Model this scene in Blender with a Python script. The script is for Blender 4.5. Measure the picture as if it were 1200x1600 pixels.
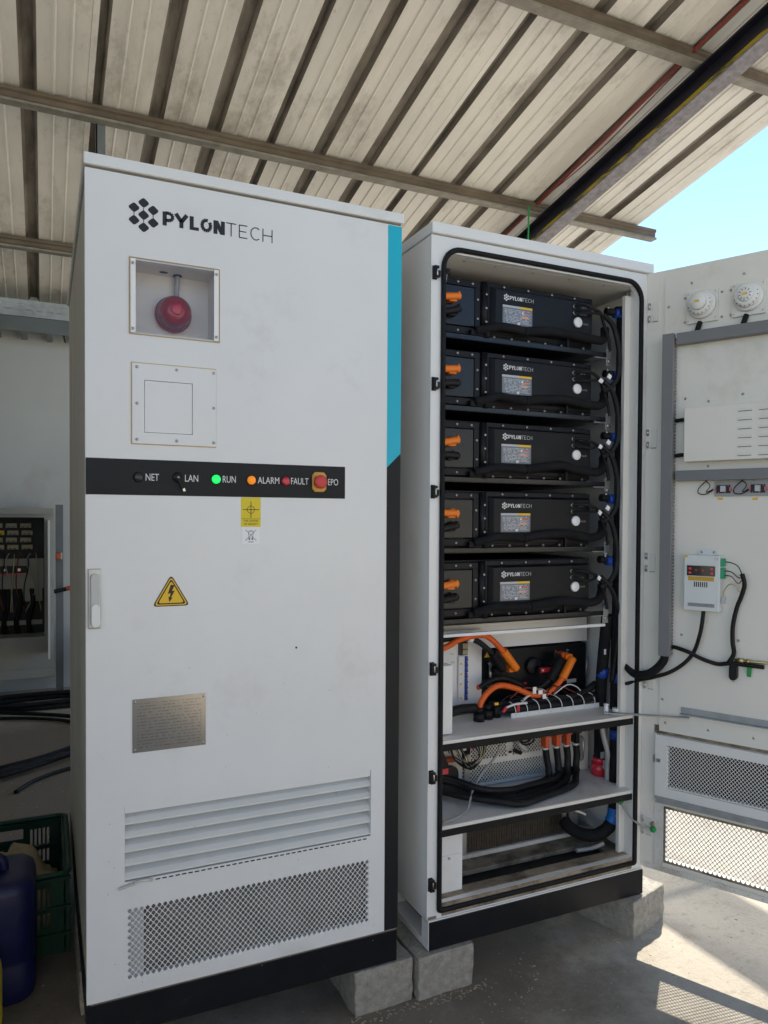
import bpy, math, random
from mathutils import Vector, Matrix
R = math.radians
random.seed(7)
scene = bpy.context.scene
col = scene.collection
for o in list(bpy.data.objects): bpy.data.objects.remove(o)

# ------------------------------------------------------------------ camera, sky, sun, exposure
cam_d = bpy.data.cameras.new('camera'); cam = bpy.data.objects.new('camera', cam_d); col.objects.link(cam)
yaw, pitch, roll = R(24.733), R(-1.174), R(0.334)
vv = Vector((math.sin(yaw)*math.cos(pitch), math.cos(yaw)*math.cos(pitch), math.sin(pitch)))
rr = Vector((math.cos(yaw), -math.sin(yaw), 0)); uu = rr.cross(vv)
r2 = rr*math.cos(roll)+uu*math.sin(roll); u2 = -rr*math.sin(roll)+uu*math.cos(roll)
cm = Matrix((r2, u2, -vv)).transposed().to_4x4(); cm.translation = (-.0891, -1.864, 1.2551)
cam.matrix_world = cm
cam_d.sensor_fit = 'VERTICAL'; cam_d.sensor_height = 36; cam_d.lens = 25.985; cam_d.shift_y = .0208
cam_d.clip_start = .05; cam_d.clip_end = 2000
scene.camera = cam

SUN_V = Vector((.715, .62, 1.0)).normalized()
w = bpy.data.worlds.new('World'); scene.world = w; w.use_nodes = True
nt = w.node_tree; nt.nodes.clear()
sky = nt.nodes.new('ShaderNodeTexSky'); sky.sky_type = 'NISHITA'; sky.sun_disc = False
sky.sun_elevation = math.asin(SUN_V.z); sky.sun_rotation = math.atan2(SUN_V.x, SUN_V.y)
sky.air_density = 1.0; sky.dust_density = .0; sky.ozone_density = 2.6
bg = nt.nodes.new('ShaderNodeBackground'); bg.inputs[1].default_value = .077
wo = nt.nodes.new('ShaderNodeOutputWorld')
nt.links.new(sky.outputs[0], bg.inputs[0]); nt.links.new(bg.outputs[0], wo.inputs[0])
sd = bpy.data.lights.new('sun', 'SUN'); sd.energy = 2.45; sd.angle = R(.53); sd.color = (1, .92, .80)
sun = bpy.data.objects.new('sun', sd); col.objects.link(sun)
sun.rotation_euler = SUN_V.to_track_quat('Z', 'Y').to_euler(); sun.location = (8, 7, 11)
vs = scene.view_settings
vs.view_transform = 'Standard'; vs.look = 'None'; vs.gamma = 1; vs.use_curve_mapping = False; vs.exposure = 1.80
scene.cycles.max_bounces = 8; scene.cycles.diffuse_bounces = 5; scene.cycles.transparent_max_bounces = 12
scene.cycles.use_denoising = True

# ------------------------------------------------------------------ materials
MT = {}
def mat(name, c, rough=.5, metal=0, var=0, vscale=6, bump=0, bscale=60, dirt=None, stretch=None, coat=0, spec=.5, emit=0, wave=0):
    """dirt = (colour, amount 0..1, scale, threshold)"""
    m = bpy.data.materials.new(name); m.use_nodes = True; n = m.node_tree; L = n.links.new
    b = n.nodes['Principled BSDF']; c4 = (*c, 1)
    b.inputs['Base Color'].default_value = c4; b.inputs['Roughness'].default_value = rough
    b.inputs['Metallic'].default_value = metal; b.inputs['Coat Weight'].default_value = coat
    b.inputs['Specular IOR Level'].default_value = spec
    if emit: b.inputs['Emission Color'].default_value = c4; b.inputs['Emission Strength'].default_value = emit
    if var or dirt or bump:
        tc = n.nodes.new('ShaderNodeNewGeometry'); src = tc.outputs['Position']
        if stretch:
            mp = n.nodes.new('ShaderNodeMapping'); mp.inputs['Scale'].default_value = stretch; L(src, mp.inputs[0]); src = mp.outputs[0]
        cur = None
        if var:
            no = n.nodes.new('ShaderNodeTexNoise'); no.inputs['Scale'].default_value = vscale; no.inputs['Detail'].default_value = 6
            no.inputs['Roughness'].default_value = .62; L(src, no.inputs[0])
            mr = n.nodes.new('ShaderNodeMapRange'); mr.inputs[1].default_value = .3; mr.inputs[2].default_value = .7
            mr.inputs[3].default_value = 1-var; mr.inputs[4].default_value = 1+var*.6; L(no.outputs[0], mr.inputs[0])
            vm = n.nodes.new('ShaderNodeVectorMath'); vm.operation = 'SCALE'; vm.inputs[0].default_value = c
            L(mr.outputs[0], vm.inputs['Scale']); cur = vm.outputs[0]
            rm = n.nodes.new('ShaderNodeMapRange'); rm.inputs[3].default_value = min(1, rough*1.25); rm.inputs[4].default_value = rough*.85
            L(no.outputs[0], rm.inputs[0]); L(rm.outputs[0], b.inputs['Roughness'])
        if dirt:
            dc, da, ds, dt = dirt
            n2 = n.nodes.new('ShaderNodeTexNoise'); n2.inputs['Scale'].default_value = ds; n2.inputs['Detail'].default_value = 9
            n2.inputs['Roughness'].default_value = .7; L(src, n2.inputs[0])
            m2 = n.nodes.new('ShaderNodeMapRange'); m2.inputs[1].default_value = dt; m2.inputs[2].default_value = dt+.16
            m2.inputs[4].default_value = da; L(n2.outputs[0], m2.inputs[0])
            mx = n.nodes.new('ShaderNodeMix'); mx.data_type = 'RGBA'; L(m2.outputs[0], mx.inputs[0])
            if cur: L(cur, mx.inputs[6])
            else: mx.inputs[6].default_value = c4
            mx.inputs[7].default_value = (*dc, 1); cur = mx.outputs[2]
        if cur: L(cur, b.inputs['Base Color'])
        if bump:
            n3 = n.nodes.new('ShaderNodeTexNoise'); n3.inputs['Scale'].default_value = bscale; n3.inputs['Detail'].default_value = 5
            L(src, n3.inputs[0])
            bp = n.nodes.new('ShaderNodeBump'); bp.inputs['Strength'].default_value = bump; bp.inputs['Distance'].default_value = .004
            L(n3.outputs[0], bp.inputs['Height']); L(bp.outputs[0], b.inputs['Normal'])
            if wave:
                n5 = n.nodes.new('ShaderNodeTexNoise'); n5.inputs['Scale'].default_value = 3.2; n5.inputs['Detail'].default_value = 1; L(src, n5.inputs[0])
                b5 = n.nodes.new('ShaderNodeBump'); b5.inputs['Strength'].default_value = wave; b5.inputs['Distance'].default_value = .03
                L(n5.outputs[0], b5.inputs['Height']); L(b5.outputs[0], bp.inputs['Normal'])
    MT[name] = m
    return m

DUST = (.36, .30, .22)
mat('white', (.80, .80, .785), .30, var=.04, vscale=2.2, bump=.03, bscale=500, dirt=(DUST, .22, 3.2, .56), wave=.12)
mat('door_cream', (.82, .79, .715), .42, var=.04, vscale=2.5, bump=.03, bscale=500, dirt=((.40, .33, .23), .25, 4, .56), wave=.1)
mat('white_dirty', (.70, .69, .65), .5, var=.07, vscale=5, bump=.05, bscale=300, dirt=((.30, .23, .14), .6, 7, .52))
mat('louvre_paint', (.70, .71, .68), .45, var=.05, vscale=9, dirt=((.25, .21, .15), .35, 16, .6))
mat('seam', (.20, .17, .13), .8, var=.2)
mat('side_reflect_tone', (.66, .64, .58), .45, var=.06, vscale=2, dirt=((.28, .24, .17), .35, 3, .5), stretch=(1, 1, .35))  # white side with grime; wall reflection put into the colour as beige-grey
mat('inner_paint', (.77, .75, .70), .42, var=.04, vscale=3, dirt=(DUST, .25, 4, .55))
mat('inner_grey', (.50, .50, .50), .5, var=.05, vscale=4)
mat('grubby', (.34, .28, .2), .75, var=.3, vscale=14, bump=.3, bscale=120, dirt=((.08, .055, .035), .85, 9, .46))
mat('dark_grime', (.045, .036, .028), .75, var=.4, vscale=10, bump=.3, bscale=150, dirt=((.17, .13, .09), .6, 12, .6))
mat('black_paint', (.012, .0125, .015), .32, spec=.22, var=.25, vscale=8, bump=.04, bscale=260, dirt=((.10, .09, .08), .22, 14, .6))
mat('black_plastic', (.012, .012, .013), .38, spec=.22, var=.15, vscale=20)
mat('rubber', (.010, .010, .011), .6, spec=.22, var=.25, vscale=30, dirt=((.10, .09, .08), .25, 20, .6))
mat('foam', (.012, .012, .014), .78, spec=.22, var=.3, vscale=25, bump=.25, bscale=400)
mat('module', (.008, .0085, .011), .36, spec=.22, var=.15, vscale=14, bump=.05, bscale=600, dirt=((.07, .07, .07), .10, 22, .6))
mat('module_plate', (.009, .011, .015), .22, var=.1, vscale=8, bump=.02, bscale=300, spec=.42)
mat('cyan', (.0, .46, .62), .4, var=.03)
mat('strip_black', (.014, .015, .018), .42, spec=.22, var=.1)
mat('print_black', (.010, .010, .010), .5)
mat('print_white', (.75, .75, .75), .5)
mat('print_grey', (.35, .36, .38), .5)
mat('yellow', (.80, .62, .02), .45, var=.05)
mat('warn_yellow', (.85, .52, .015), .4)
mat('tape_white', (.90, .89, .88), .5)
mat('red', (.36, .006, .018), .18, var=.1, coat=.3)
mat('red_plastic', (.62, .03, .05), .3, coat=.3)
mat('red_button', (.62, .05, .05), .4)
mat('green_lamp', (.01, .85, .12), .3, emit=.3)
mat('orange_lamp', (.95, .28, .01), .3, emit=.10)
mat('dim_lamp', (.02, .02, .021), .25)
mat('orange', (.82, .13, .012), .45, var=.12, vscale=25)
mat('orange_dark', (.62, .09, .02), .5, var=.12, vscale=25)
mat('orange_plug', (.90, .22, .01), .4)
mat('blue_clip', (.012, .06, .34), .45, var=.2, vscale=60)
mat('blue_label', (.01, .16, .52), .45)
mat('valve_white', (.88, .89, .90), .35)
mat('steel', (.55, .55, .54), .3, metal=1, var=.1, vscale=30)
mat('zinc', (.50, .51, .51), .42, metal=.85, var=.18, vscale=18, dirt=((.22, .19, .15), .4, 12, .56))
mat('galv', (.42, .44, .45), .5, metal=.6, var=.2, vscale=14, dirt=((.2, .17, .13), .4, 6, .55))
mat('brass', (.60, .50, .28), .35, metal=.9)
mat('duct_grey', (.20, .205, .21), .55, var=.05, vscale=5)
mat('relay_grey', (.36, .36, .37), .5)
mat('detector', (.82, .82, .79), .4, var=.02)
mat('ctrl_white', (.70, .74, .74), .35, metal=.15, var=.03)
mat('lever_paint', (.56, .57, .55), .4, var=.04)
mat('filter_grey', (.17, .158, .145), .8, var=.35, vscale=14)
mat('stop_yellow', (.62, .36, .05), .45, var=.15, vscale=40)
mat('display', (.01, .006, .008), .15, coat=.5)
mat('red_led', (.55, .03, .04), .4, emit=.1)
mat('term_green', (.02, .32, .16), .45)
mat('green_wire', (.01, .28, .07), .45)
mat('amber_strip', (.62, .36, .03), .5)
mat('concrete', (.34, .315, .27), .9, var=.3, vscale=45, bump=1.0, bscale=190, dirt=((.10, .085, .068), .8, 95, .58))
mat('wall', (.58, .60, .60), .85, var=.06, vscale=1.4, bump=.15, bscale=220, dirt=((.40, .38, .33), .4, 1.6, .56))
mat('bounce_wall', (.74, .66, .52), .85, var=.08, vscale=.6, dirt=((.45, .38, .28), .4, .8, .56))
mat('enclosure', (.34, .34, .31), .55, var=.08, vscale=5, dirt=((.18, .15, .1), .4, 6, .55))
mat('post_grey', (.17, .19, .20), .55, metal=.3, var=.12)
mat('cream_block', (.42, .38, .25), .55, var=.1, vscale=40)
mat('crate_green', (.007, .055, .030), .5, var=.25, vscale=12, dirt=((.16, .13, .09), .4, 9, .56))
mat('burlap', (.50, .41, .25), .95, var=.3, vscale=18, bump=.8, bscale=180)
mat('can_blue', (.007, .011, .075), .42, var=.2, vscale=8, dirt=((.10, .09, .08), .4, 5, .56))
mat('can_yellow', (.70, .60, .02), .5, var=.08)
mat('debris', (.42, .36, .26), .9, var=.4, vscale=40)
mat('rust_wire', (.20, .035, .025), .6)
mat('grey_cable', (.36, .36, .35), .5)
mat('cable_black', (.013, .013, .014), .45, spec=.22, var=.2, vscale=30, dirt=((.09, .08, .07), .3, 30, .6))
mat('sealant', (.55, .36, .10), .6)
mat('sticker_grey', (.52, .53, .55), .5)
mat('core_brown', (.075, .06, .045), .7, var=.3, vscale=60)

def pane_mat():
    m = bpy.data.materials.new('acrylic'); m.use_nodes = True; n = m.node_tree; n.nodes.clear()
    t = n.nodes.new('ShaderNodeBsdfTransparent'); t.inputs[0].default_value = (.97, .965, .965, 1)
    g = n.nodes.new('ShaderNodeBsdfGlossy'); g.inputs['Roughness'].default_value = .06
    f = n.nodes.new('ShaderNodeFresnel'); f.inputs[0].default_value = 1.32
    x = n.nodes.new('ShaderNodeMixShader'); o = n.nodes.new('ShaderNodeOutputMaterial')
    n.links.new(f.outputs[0], x.inputs[0]); n.links.new(t.outputs[0], x.inputs[1]); n.links.new(g.outputs[0], x.inputs[2]); n.links.new(x.outputs[0], o.inputs[0])
    MT['acrylic'] = m
pane_mat()

def lined_mat(name, base, ink, rows, c_scale, metal=0, rough=.4, amount=.8, brushed=False):
    """printed or etched rows of small marks on a plate (object-generated coordinates, u = x, w = z)"""
    m = bpy.data.materials.new(name); m.use_nodes = True; n = m.node_tree; L = n.links.new; b = n.nodes['Principled BSDF']
    tc = n.nodes.new('ShaderNodeTexCoord'); sp = n.nodes.new('ShaderNodeSeparateXYZ'); L(tc.outputs['Generated'], sp.inputs[0])
    def M(op, a, bb=None):
        q = n.nodes.new('ShaderNodeMath'); q.operation = op
        for k, v in enumerate((a, bb)):
            if v is None: continue
            if isinstance(v, (int, float)): q.inputs[k].default_value = v
            else: L(v, q.inputs[k])
        return q.outputs[0]
    row = M('MULTIPLY', sp.outputs[2], rows)
    fr = M('FRACT', row); band = M('MULTIPLY', M('GREATER_THAN', fr, .35), M('LESS_THAN', fr, .78))
    cx = n.nodes.new('ShaderNodeCombineXYZ'); L(M('MULTIPLY', sp.outputs[0], c_scale), cx.inputs[0]); L(M('MULTIPLY', M('FLOOR', row), 7.31), cx.inputs[1])
    no = n.nodes.new('ShaderNodeTexNoise'); no.inputs['Scale'].default_value = 1; no.inputs['Detail'].default_value = 2; L(cx.outputs[0], no.inputs[0])
    msk = M('MULTIPLY', band, M('GREATER_THAN', no.outputs[0], .47))
    inx = M('MULTIPLY', M('GREATER_THAN', sp.outputs[0], .06), M('LESS_THAN', sp.outputs[0], .94))
    inz = M('MULTIPLY', M('GREATER_THAN', sp.outputs[2], .08), M('LESS_THAN', sp.outputs[2], .92))
    msk = M('MULTIPLY', M('MULTIPLY', msk, amount), M('MULTIPLY', inx, inz))
    mx = n.nodes.new('ShaderNodeMix'); mx.data_type = 'RGBA'; L(msk, mx.inputs[0]); mx.inputs[6].default_value = (*base, 1); mx.inputs[7].default_value = (*ink, 1)
    L(mx.outputs[2], b.inputs['Base Color']); b.inputs['Metallic'].default_value = metal; b.inputs['Roughness'].default_value = rough
    if brushed:
        mp = n.nodes.new('ShaderNodeMapping'); mp.inputs['Scale'].default_value = (3, 3, 400); L(tc.outputs['Object'], mp.inputs[0])
        n4 = n.nodes.new('ShaderNodeTexNoise'); n4.inputs['Scale'].default_value = 3; L(mp.outputs[0], n4.inputs[0])
        bp = n.nodes.new('ShaderNodeBump'); bp.inputs['Strength'].default_value = .25; bp.inputs['Distance'].default_value = .002; L(n4.outputs[0], bp.inputs['Height']); L(bp.outputs[0], b.inputs['Normal'])
        b.inputs['Anisotropic'].default_value = .6
    MT[name] = m
lined_mat('nameplate', (.44, .425, .40), (.17, .16, .15), 17, 30, metal=1, rough=.16, amount=.45)
lined_mat('label_print', (.17, .19, .22), (.62, .65, .70), 12, 16, rough=.3, amount=.8)
lined_mat('foot_print', (.30, .31, .32), (.15, .15, .15), 3, 30)

def roof_mat():
    m = bpy.data.materials.new('roof_sheet'); m.use_nodes = True; n = m.node_tree; L = n.links.new; b = n.nodes['Principled BSDF']
    g = n.nodes.new('ShaderNodeNewGeometry')
    def noise(scale, sc, det=7, rough=.65):
        mp = n.nodes.new('ShaderNodeMapping'); mp.inputs['Scale'].default_value = sc; L(g.outputs['Position'], mp.inputs[0])
        q = n.nodes.new('ShaderNodeTexNoise'); q.inputs['Scale'].default_value = scale; q.inputs['Detail'].default_value = det; q.inputs['Roughness'].default_value = rough
        L(mp.outputs[0], q.inputs[0]); return q.outputs[0]
    def rng(a, lo, hi, x, y):
        q = n.nodes.new('ShaderNodeMapRange'); q.inputs[1].default_value = lo; q.inputs[2].default_value = hi; q.inputs[3].default_value = x; q.inputs[4].default_value = y
        L(a, q.inputs[0]); return q.outputs[0]
    def mix(f, a, c):
        q = n.nodes.new('ShaderNodeMix'); q.data_type = 'RGBA'; L(f, q.inputs[0])
        if isinstance(a, tuple): q.inputs[6].default_value = (*a, 1)
        else: L(a, q.inputs[6])
        q.inputs[7].default_value = (*c, 1); return q.outputs[2]
    c = mix(rng(noise(5, (1, .22, 1)), .35, .7, 0, 1), (.79, .765, .705), (.63, .615, .565))
    c = mix(rng(noise(5, (1.2, .16, 1)), .54, .74, 0, .45), c, (.33, .29, .23))
    c = mix(rng(noise(2.8, (1, .45, 1), 9, .78), .52, .68, 0, .6), c, (.27, .235, .19))
    c = mix(rng(noise(26, (1, .6, 1)), .64, .74, 0, .35), c, (.20, .16, .12))
    L(c, b.inputs['Base Color']); b.inputs['Roughness'].default_value = .55
    b.inputs['Metallic'].default_value = .0
    MT['roof_sheet'] = m
    # rib grime, with the shading of the rib recess put into the colour
    mat('rib_grime_shade', (.25, .222, .185), .7, var=.45, vscale=9, stretch=(1.5, .3, 1), dirt=((.09, .075, .06), .75, 7, .5))
roof_mat()
mat('purlin', (.155, .122, .09), .6, metal=.25, var=.35, vscale=8, stretch=(.5, 1, 1), bump=.2, bscale=60, dirt=((.11, .085, .06), .7, 9, .5))
mat('purlin_lip', (.27, .255, .215), .6, metal=.25, var=.3, vscale=9, dirt=((.14, .11, .08), .6, 12, .55))
mat('rafter_grey', (.23, .22, .24), .6, metal=.3, var=.3, vscale=30, bump=.3, bscale=90, dirt=((.10, .09, .09), .6, 16, .52))
def rafter_mat():
    m = mat('rafter_paint', (.012, .012, .022), .4, var=.3, vscale=20); n = m.node_tree; L = n.links.new; b = n.nodes['Principled BSDF']
    g = n.nodes.new('ShaderNodeNewGeometry'); mp = n.nodes.new('ShaderNodeMapping'); mp.inputs['Scale'].default_value = (1, .6, 6); L(g.outputs['Position'], mp.inputs[0])
    no = n.nodes.new('ShaderNodeTexNoise'); no.inputs['Scale'].default_value = 7; no.inputs['Detail'].default_value = 8; no.inputs['Roughness'].default_value = .7; L(mp.outputs[0], no.inputs[0])
    mr = n.nodes.new('ShaderNodeMapRange'); mr.inputs[1].default_value = .40; mr.inputs[2].default_value = .52; L(no.outputs[0], mr.inputs[0])
    mx = n.nodes.new('ShaderNodeMix'); mx.data_type = 'RGBA'; L(mr.outputs[0], mx.inputs[0]); mx.inputs[6].default_value = (.02, .018, .02, 1); mx.inputs[7].default_value = (.42, .31, .01, 1)
    y = m.copy(); y.name = 'rafter_yellow'; MT['rafter_yellow'] = y
    yn = y.node_tree; yb = yn.nodes['Principled BSDF']; ym = [q for q in yn.nodes if q.type == 'MIX'][-1]; yn.links.new(ym.outputs[2], yb.inputs['Base Color'])
rafter_mat()

def ground_mat():
    m = bpy.data.materials.new('floor_concrete'); m.use_nodes = True; n = m.node_tree; L = n.links.new; b = n.nodes['Principled BSDF']
    g = n.nodes.new('ShaderNodeNewGeometry')
    def noise(scale, det=8, rough=.65, sc=(1, 1, 1)):
        mp = n.nodes.new('ShaderNodeMapping'); mp.inputs['Scale'].default_value = sc; L(g.outputs['Position'], mp.inputs[0])
        q = n.nodes.new('ShaderNodeTexNoise'); q.inputs['Scale'].default_value = scale; q.inputs['Detail'].default_value = det; q.inputs['Roughness'].default_value = rough
        L(mp.outputs[0], q.inputs[0]); return q.outputs[0]
    def rng(a, lo, hi, x, y):
        q = n.nodes.new('ShaderNodeMapRange'); q.inputs[1].default_value = lo; q.inputs[2].default_value = hi; q.inputs[3].default_value = x; q.inputs[4].default_value = y
        L(a, q.inputs[0]); return q.outputs[0]
    def mix(f, a, c):
        q = n.nodes.new('ShaderNodeMix'); q.data_type = 'RGBA'; L(f, q.inputs[0])
        if isinstance(a, tuple): q.inputs[6].default_value = (*a, 1)
        else: L(a, q.inputs[6])
        q.inputs[7].default_value = (*c, 1); return q.outputs[2]
    c = mix(rng(noise(2.3), .35, .68, 0, 1), (.50, .45, .37), (.41, .37, .305))
    c = mix(rng(noise(6, 10, .75), .52, .66, 0, .45), c, (.24, .205, .165))
    def shade_patch(x, y, r0, r1):  # floor shade by the cabinets, put into the colour as dark blobs
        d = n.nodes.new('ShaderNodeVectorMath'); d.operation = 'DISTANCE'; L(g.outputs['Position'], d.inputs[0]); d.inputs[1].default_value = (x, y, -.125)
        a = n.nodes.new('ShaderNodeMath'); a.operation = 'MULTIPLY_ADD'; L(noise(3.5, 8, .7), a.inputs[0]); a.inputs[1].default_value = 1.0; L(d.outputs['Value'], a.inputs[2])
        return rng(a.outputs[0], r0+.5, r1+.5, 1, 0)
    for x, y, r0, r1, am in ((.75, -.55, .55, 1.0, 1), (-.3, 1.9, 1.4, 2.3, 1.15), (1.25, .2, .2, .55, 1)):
        q = n.nodes.new('ShaderNodeMath'); q.operation = 'MULTIPLY'; L(shade_patch(x, y, r0, r1), q.inputs[0]); q.inputs[1].default_value = .78*am; c = mix(q.outputs[0], c, (.155, .125, .095))
    c = mix(rng(noise(15, 9, .8, (1, 1.6, 1)), .55, .66, 0, .5), c, (.22, .19, .15))
    c = mix(rng(noise(40, 5, .7), .60, .70, 0, .55), c, (.12, .105, .09))
    c = mix(rng(noise(120, 3, .6), .66, .72, 0, .6), c, (.48, .44, .37))
    L(c, b.inputs['Base Color']); b.inputs['Roughness'].default_value = .88; b.inputs['Specular IOR Level'].default_value = .2
    bp = n.nodes.new('ShaderNodeBump'); bp.inputs['Strength'].default_value = .6; bp.inputs['Distance'].default_value = .005
    L(noise(90, 6, .7), bp.inputs['Height']); L(bp.outputs[0], b.inputs['Normal'])
    MT['floor_concrete'] = m
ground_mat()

# ------------------------------------------------------------------ mesh building
# panel space (u, w, t): u to the right, w up, t out of the panel towards the viewer. The default frame is the cabinet front: X = u, Y = -t, Z = w
def FRONT(u, w, t): return Vector((u, -t, w))
DA = R(64); DD = Vector((math.cos(DA), -math.sin(DA), 0)); DN = Vector((-math.sin(DA), -math.cos(DA), 0)); DH = Vector((1.736, 0, 0))
def DOOR(u, w, t): return DH + DD*u + DN*t + Vector((0, 0, w))
def XYZ(x, y, z): return Vector((x, y, z))
class MB:
    def __init__(s, fr=FRONT): s.v = []; s.f = []; s.m = []; s.s = []; s.fr = fr; s.mi = 0; s.names = []
    def use(s, name):
        if name not in s.names: s.names.append(name)
        s.mi = s.names.index(name); return s
    def add(s, vs_, fs, smooth=False):
        o = len(s.v); s.v += [s.fr(*p) for p in vs_]
        for f in fs: s.f.append([o+i for i in f]); s.m.append(s.mi); s.s.append(smooth)
    def box(s, u0, u1, w0, w1, t0, t1):
        if u0 > u1: u0, u1 = u1, u0
        if w0 > w1: w0, w1 = w1, w0
        if t0 > t1: t0, t1 = t1, t0
        s.add([(u0, w0, t0), (u1, w0, t0), (u1, w1, t0), (u0, w1, t0), (u0, w0, t1), (u1, w0, t1), (u1, w1, t1), (u0, w1, t1)],
              [(3, 2, 1, 0), (4, 5, 6, 7), (0, 1, 5, 4), (1, 2, 6, 5), (2, 3, 7, 6), (3, 0, 4, 7)]); return s
    def prism(s, poly, t0, t1):
        n = len(poly); a = sum(poly[i][0]*poly[(i+1) % n][1]-poly[(i+1) % n][0]*poly[i][1] for i in range(n))
        if a < 0: poly = poly[::-1]
        s.add([(x, y, t0) for x, y in poly]+[(x, y, t1) for x, y in poly],
              [list(range(n))[::-1], list(range(n, 2*n))]+[(i, (i+1) % n, n+(i+1) % n, n+i) for i in range(n)]); return s
    def disc(s, u, w, r, t0, t1, n=20, ang=0): return s.prism([(u+r*math.cos(2*math.pi*i/n+ang), w+r*math.sin(2*math.pi*i/n+ang)) for i in range(n)], t0, t1)
    def lathe(s, u, w, prof, n=24):
        """revolve [(radius, t)] about the t axis through (u, w); first to last goes outwards"""
        vs_ = []; fs = []; k = len(prof)
        for r, t in prof:
            for i in range(n):
                a = 2*math.pi*i/n; vs_.append((u+r*math.cos(a), w+r*math.sin(a), t))
        for j in range(k-1):
            for i in range(n): fs.append((j*n+i, j*n+(i+1) % n, (j+1)*n+(i+1) % n, (j+1)*n+i))
        fs.append(list(range(n))[::-1]); fs.append([(k-1)*n+i for i in range(n)])
        s.add(vs_, fs, True); return s
    def loft(s, rings, closed=True, smooth=False):
        n = len(rings[0]); vs_ = [p for r in rings for p in r]; fs = []
        for j in range(len(rings)-1):
            for i in range(n if closed else n-1): fs.append((j*n+i, j*n+(i+1) % n, (j+1)*n+(i+1) % n, (j+1)*n+i))
        if closed: fs.append(list(range(n))[::-1]); fs.append([(len(rings)-1)*n+i for i in range(n)])
        s.add(vs_, fs, smooth); return s
    def tube(s, pts, r, n=10, sub=6, closed=False):
        P = [s.fr(*p) for p in pts]
        if sub > 1:
            Q = []; m = len(P); rng_ = range(m if closed else m-1)
            for i in rng_:
                if closed: p0, p1, p2, p3 = P[i-1], P[i], P[(i+1) % m], P[(i+2) % m]
                else: p0, p1, p2, p3 = P[max(0, i-1)], P[i], P[i+1], P[min(m-1, i+2)]
                for k in range(sub):
                    t = k/sub; Q.append(.5*((2*p1)+(p2-p0)*t+(2*p0-5*p1+4*p2-p3)*t*t+(3*p1-p0-3*p2+p3)*t**3))
            if not closed: Q.append(P[-1])
            P = Q
        m = len(P); T = []
        for i in range(m):
            a = P[i-1] if (closed or i > 0) else P[0]; b = P[(i+1) % m] if (closed or i < m-1) else P[-1]
            d = b-a; T.append(d.normalized() if d.length > 1e-9 else Vector((0, 0, 1)))
        ref = Vector((0, 0, 1)) if abs(T[0].z) < .9 else Vector((1, 0, 0)); N = (ref-T[0]*ref.dot(T[0])).normalized()
        o = len(s.v)
        for i in range(m):
            N = (N-T[i]*N.dot(T[i])).normalized(); B = T[i].cross(N); rad = r[min(i*len(r)//m, len(r)-1)] if isinstance(r, (list, tuple)) else r
            for k in range(n):
                a = 2*math.pi*k/n; s.v.append(P[i]+(N*math.cos(a)+B*math.sin(a))*rad)
        fs = []
        for i in range(m if closed else m-1):
            j = (i+1) % m
            for k in range(n): fs.append((o+i*n+k, o+i*n+(k+1) % n, o+j*n+(k+1) % n, o+j*n+k))
        if not closed: fs += [[o+k for k in range(n)][::-1], [o+(m-1)*n+k for k in range(n)]]
        for f in fs: s.f.append(list(f)); s.m.append(s.mi); s.s.append(len(f) == 4)
        return s
    def sheet(s, u0, u1, w0, w1, holes, t0, t1):
        """plate with rectangular openings; t1 is the visible face"""
        us = sorted({u0, u1, *[x for h in holes for x in h[:2]]}); ws = sorted({w0, w1, *[x for h in holes for x in h[2:]]})
        def hole(a, b):
            if not (u0 < a < u1 and w0 < b < w1): return True
            return any(h[0] < a < h[1] and h[2] < b < h[3] for h in holes)
        for i in range(len(us)-1):
            for j in range(len(ws)-1):
                a, b, c, d = us[i], us[i+1], ws[j], ws[j+1]; mu, mw = (a+b)/2, (c+d)/2
                if hole(mu, mw): continue
                s.add([(a, c, t1), (b, c, t1), (b, d, t1), (a, d, t1)], [(0, 1, 2, 3)]); s.add([(a, c, t0), (b, c, t0), (b, d, t0), (a, d, t0)], [(3, 2, 1, 0)])
                e = 1e-4
                if hole(a-e, mw): s.add([(a, c, t0), (a, c, t1), (a, d, t1), (a, d, t0)], [(0, 1, 2, 3)])
                if hole(b+e, mw): s.add([(b, c, t0), (b, c, t1), (b, d, t1), (b, d, t0)], [(3, 2, 1, 0)])
                if hole(mu, c-e): s.add([(a, c, t0), (a, c, t1), (b, c, t1), (b, c, t0)], [(3, 2, 1, 0)])
                if hole(mu, d+e): s.add([(a, d, t0), (a, d, t1), (b, d, t1), (b, d, t0)], [(0, 1, 2, 3)])
        return s
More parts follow.
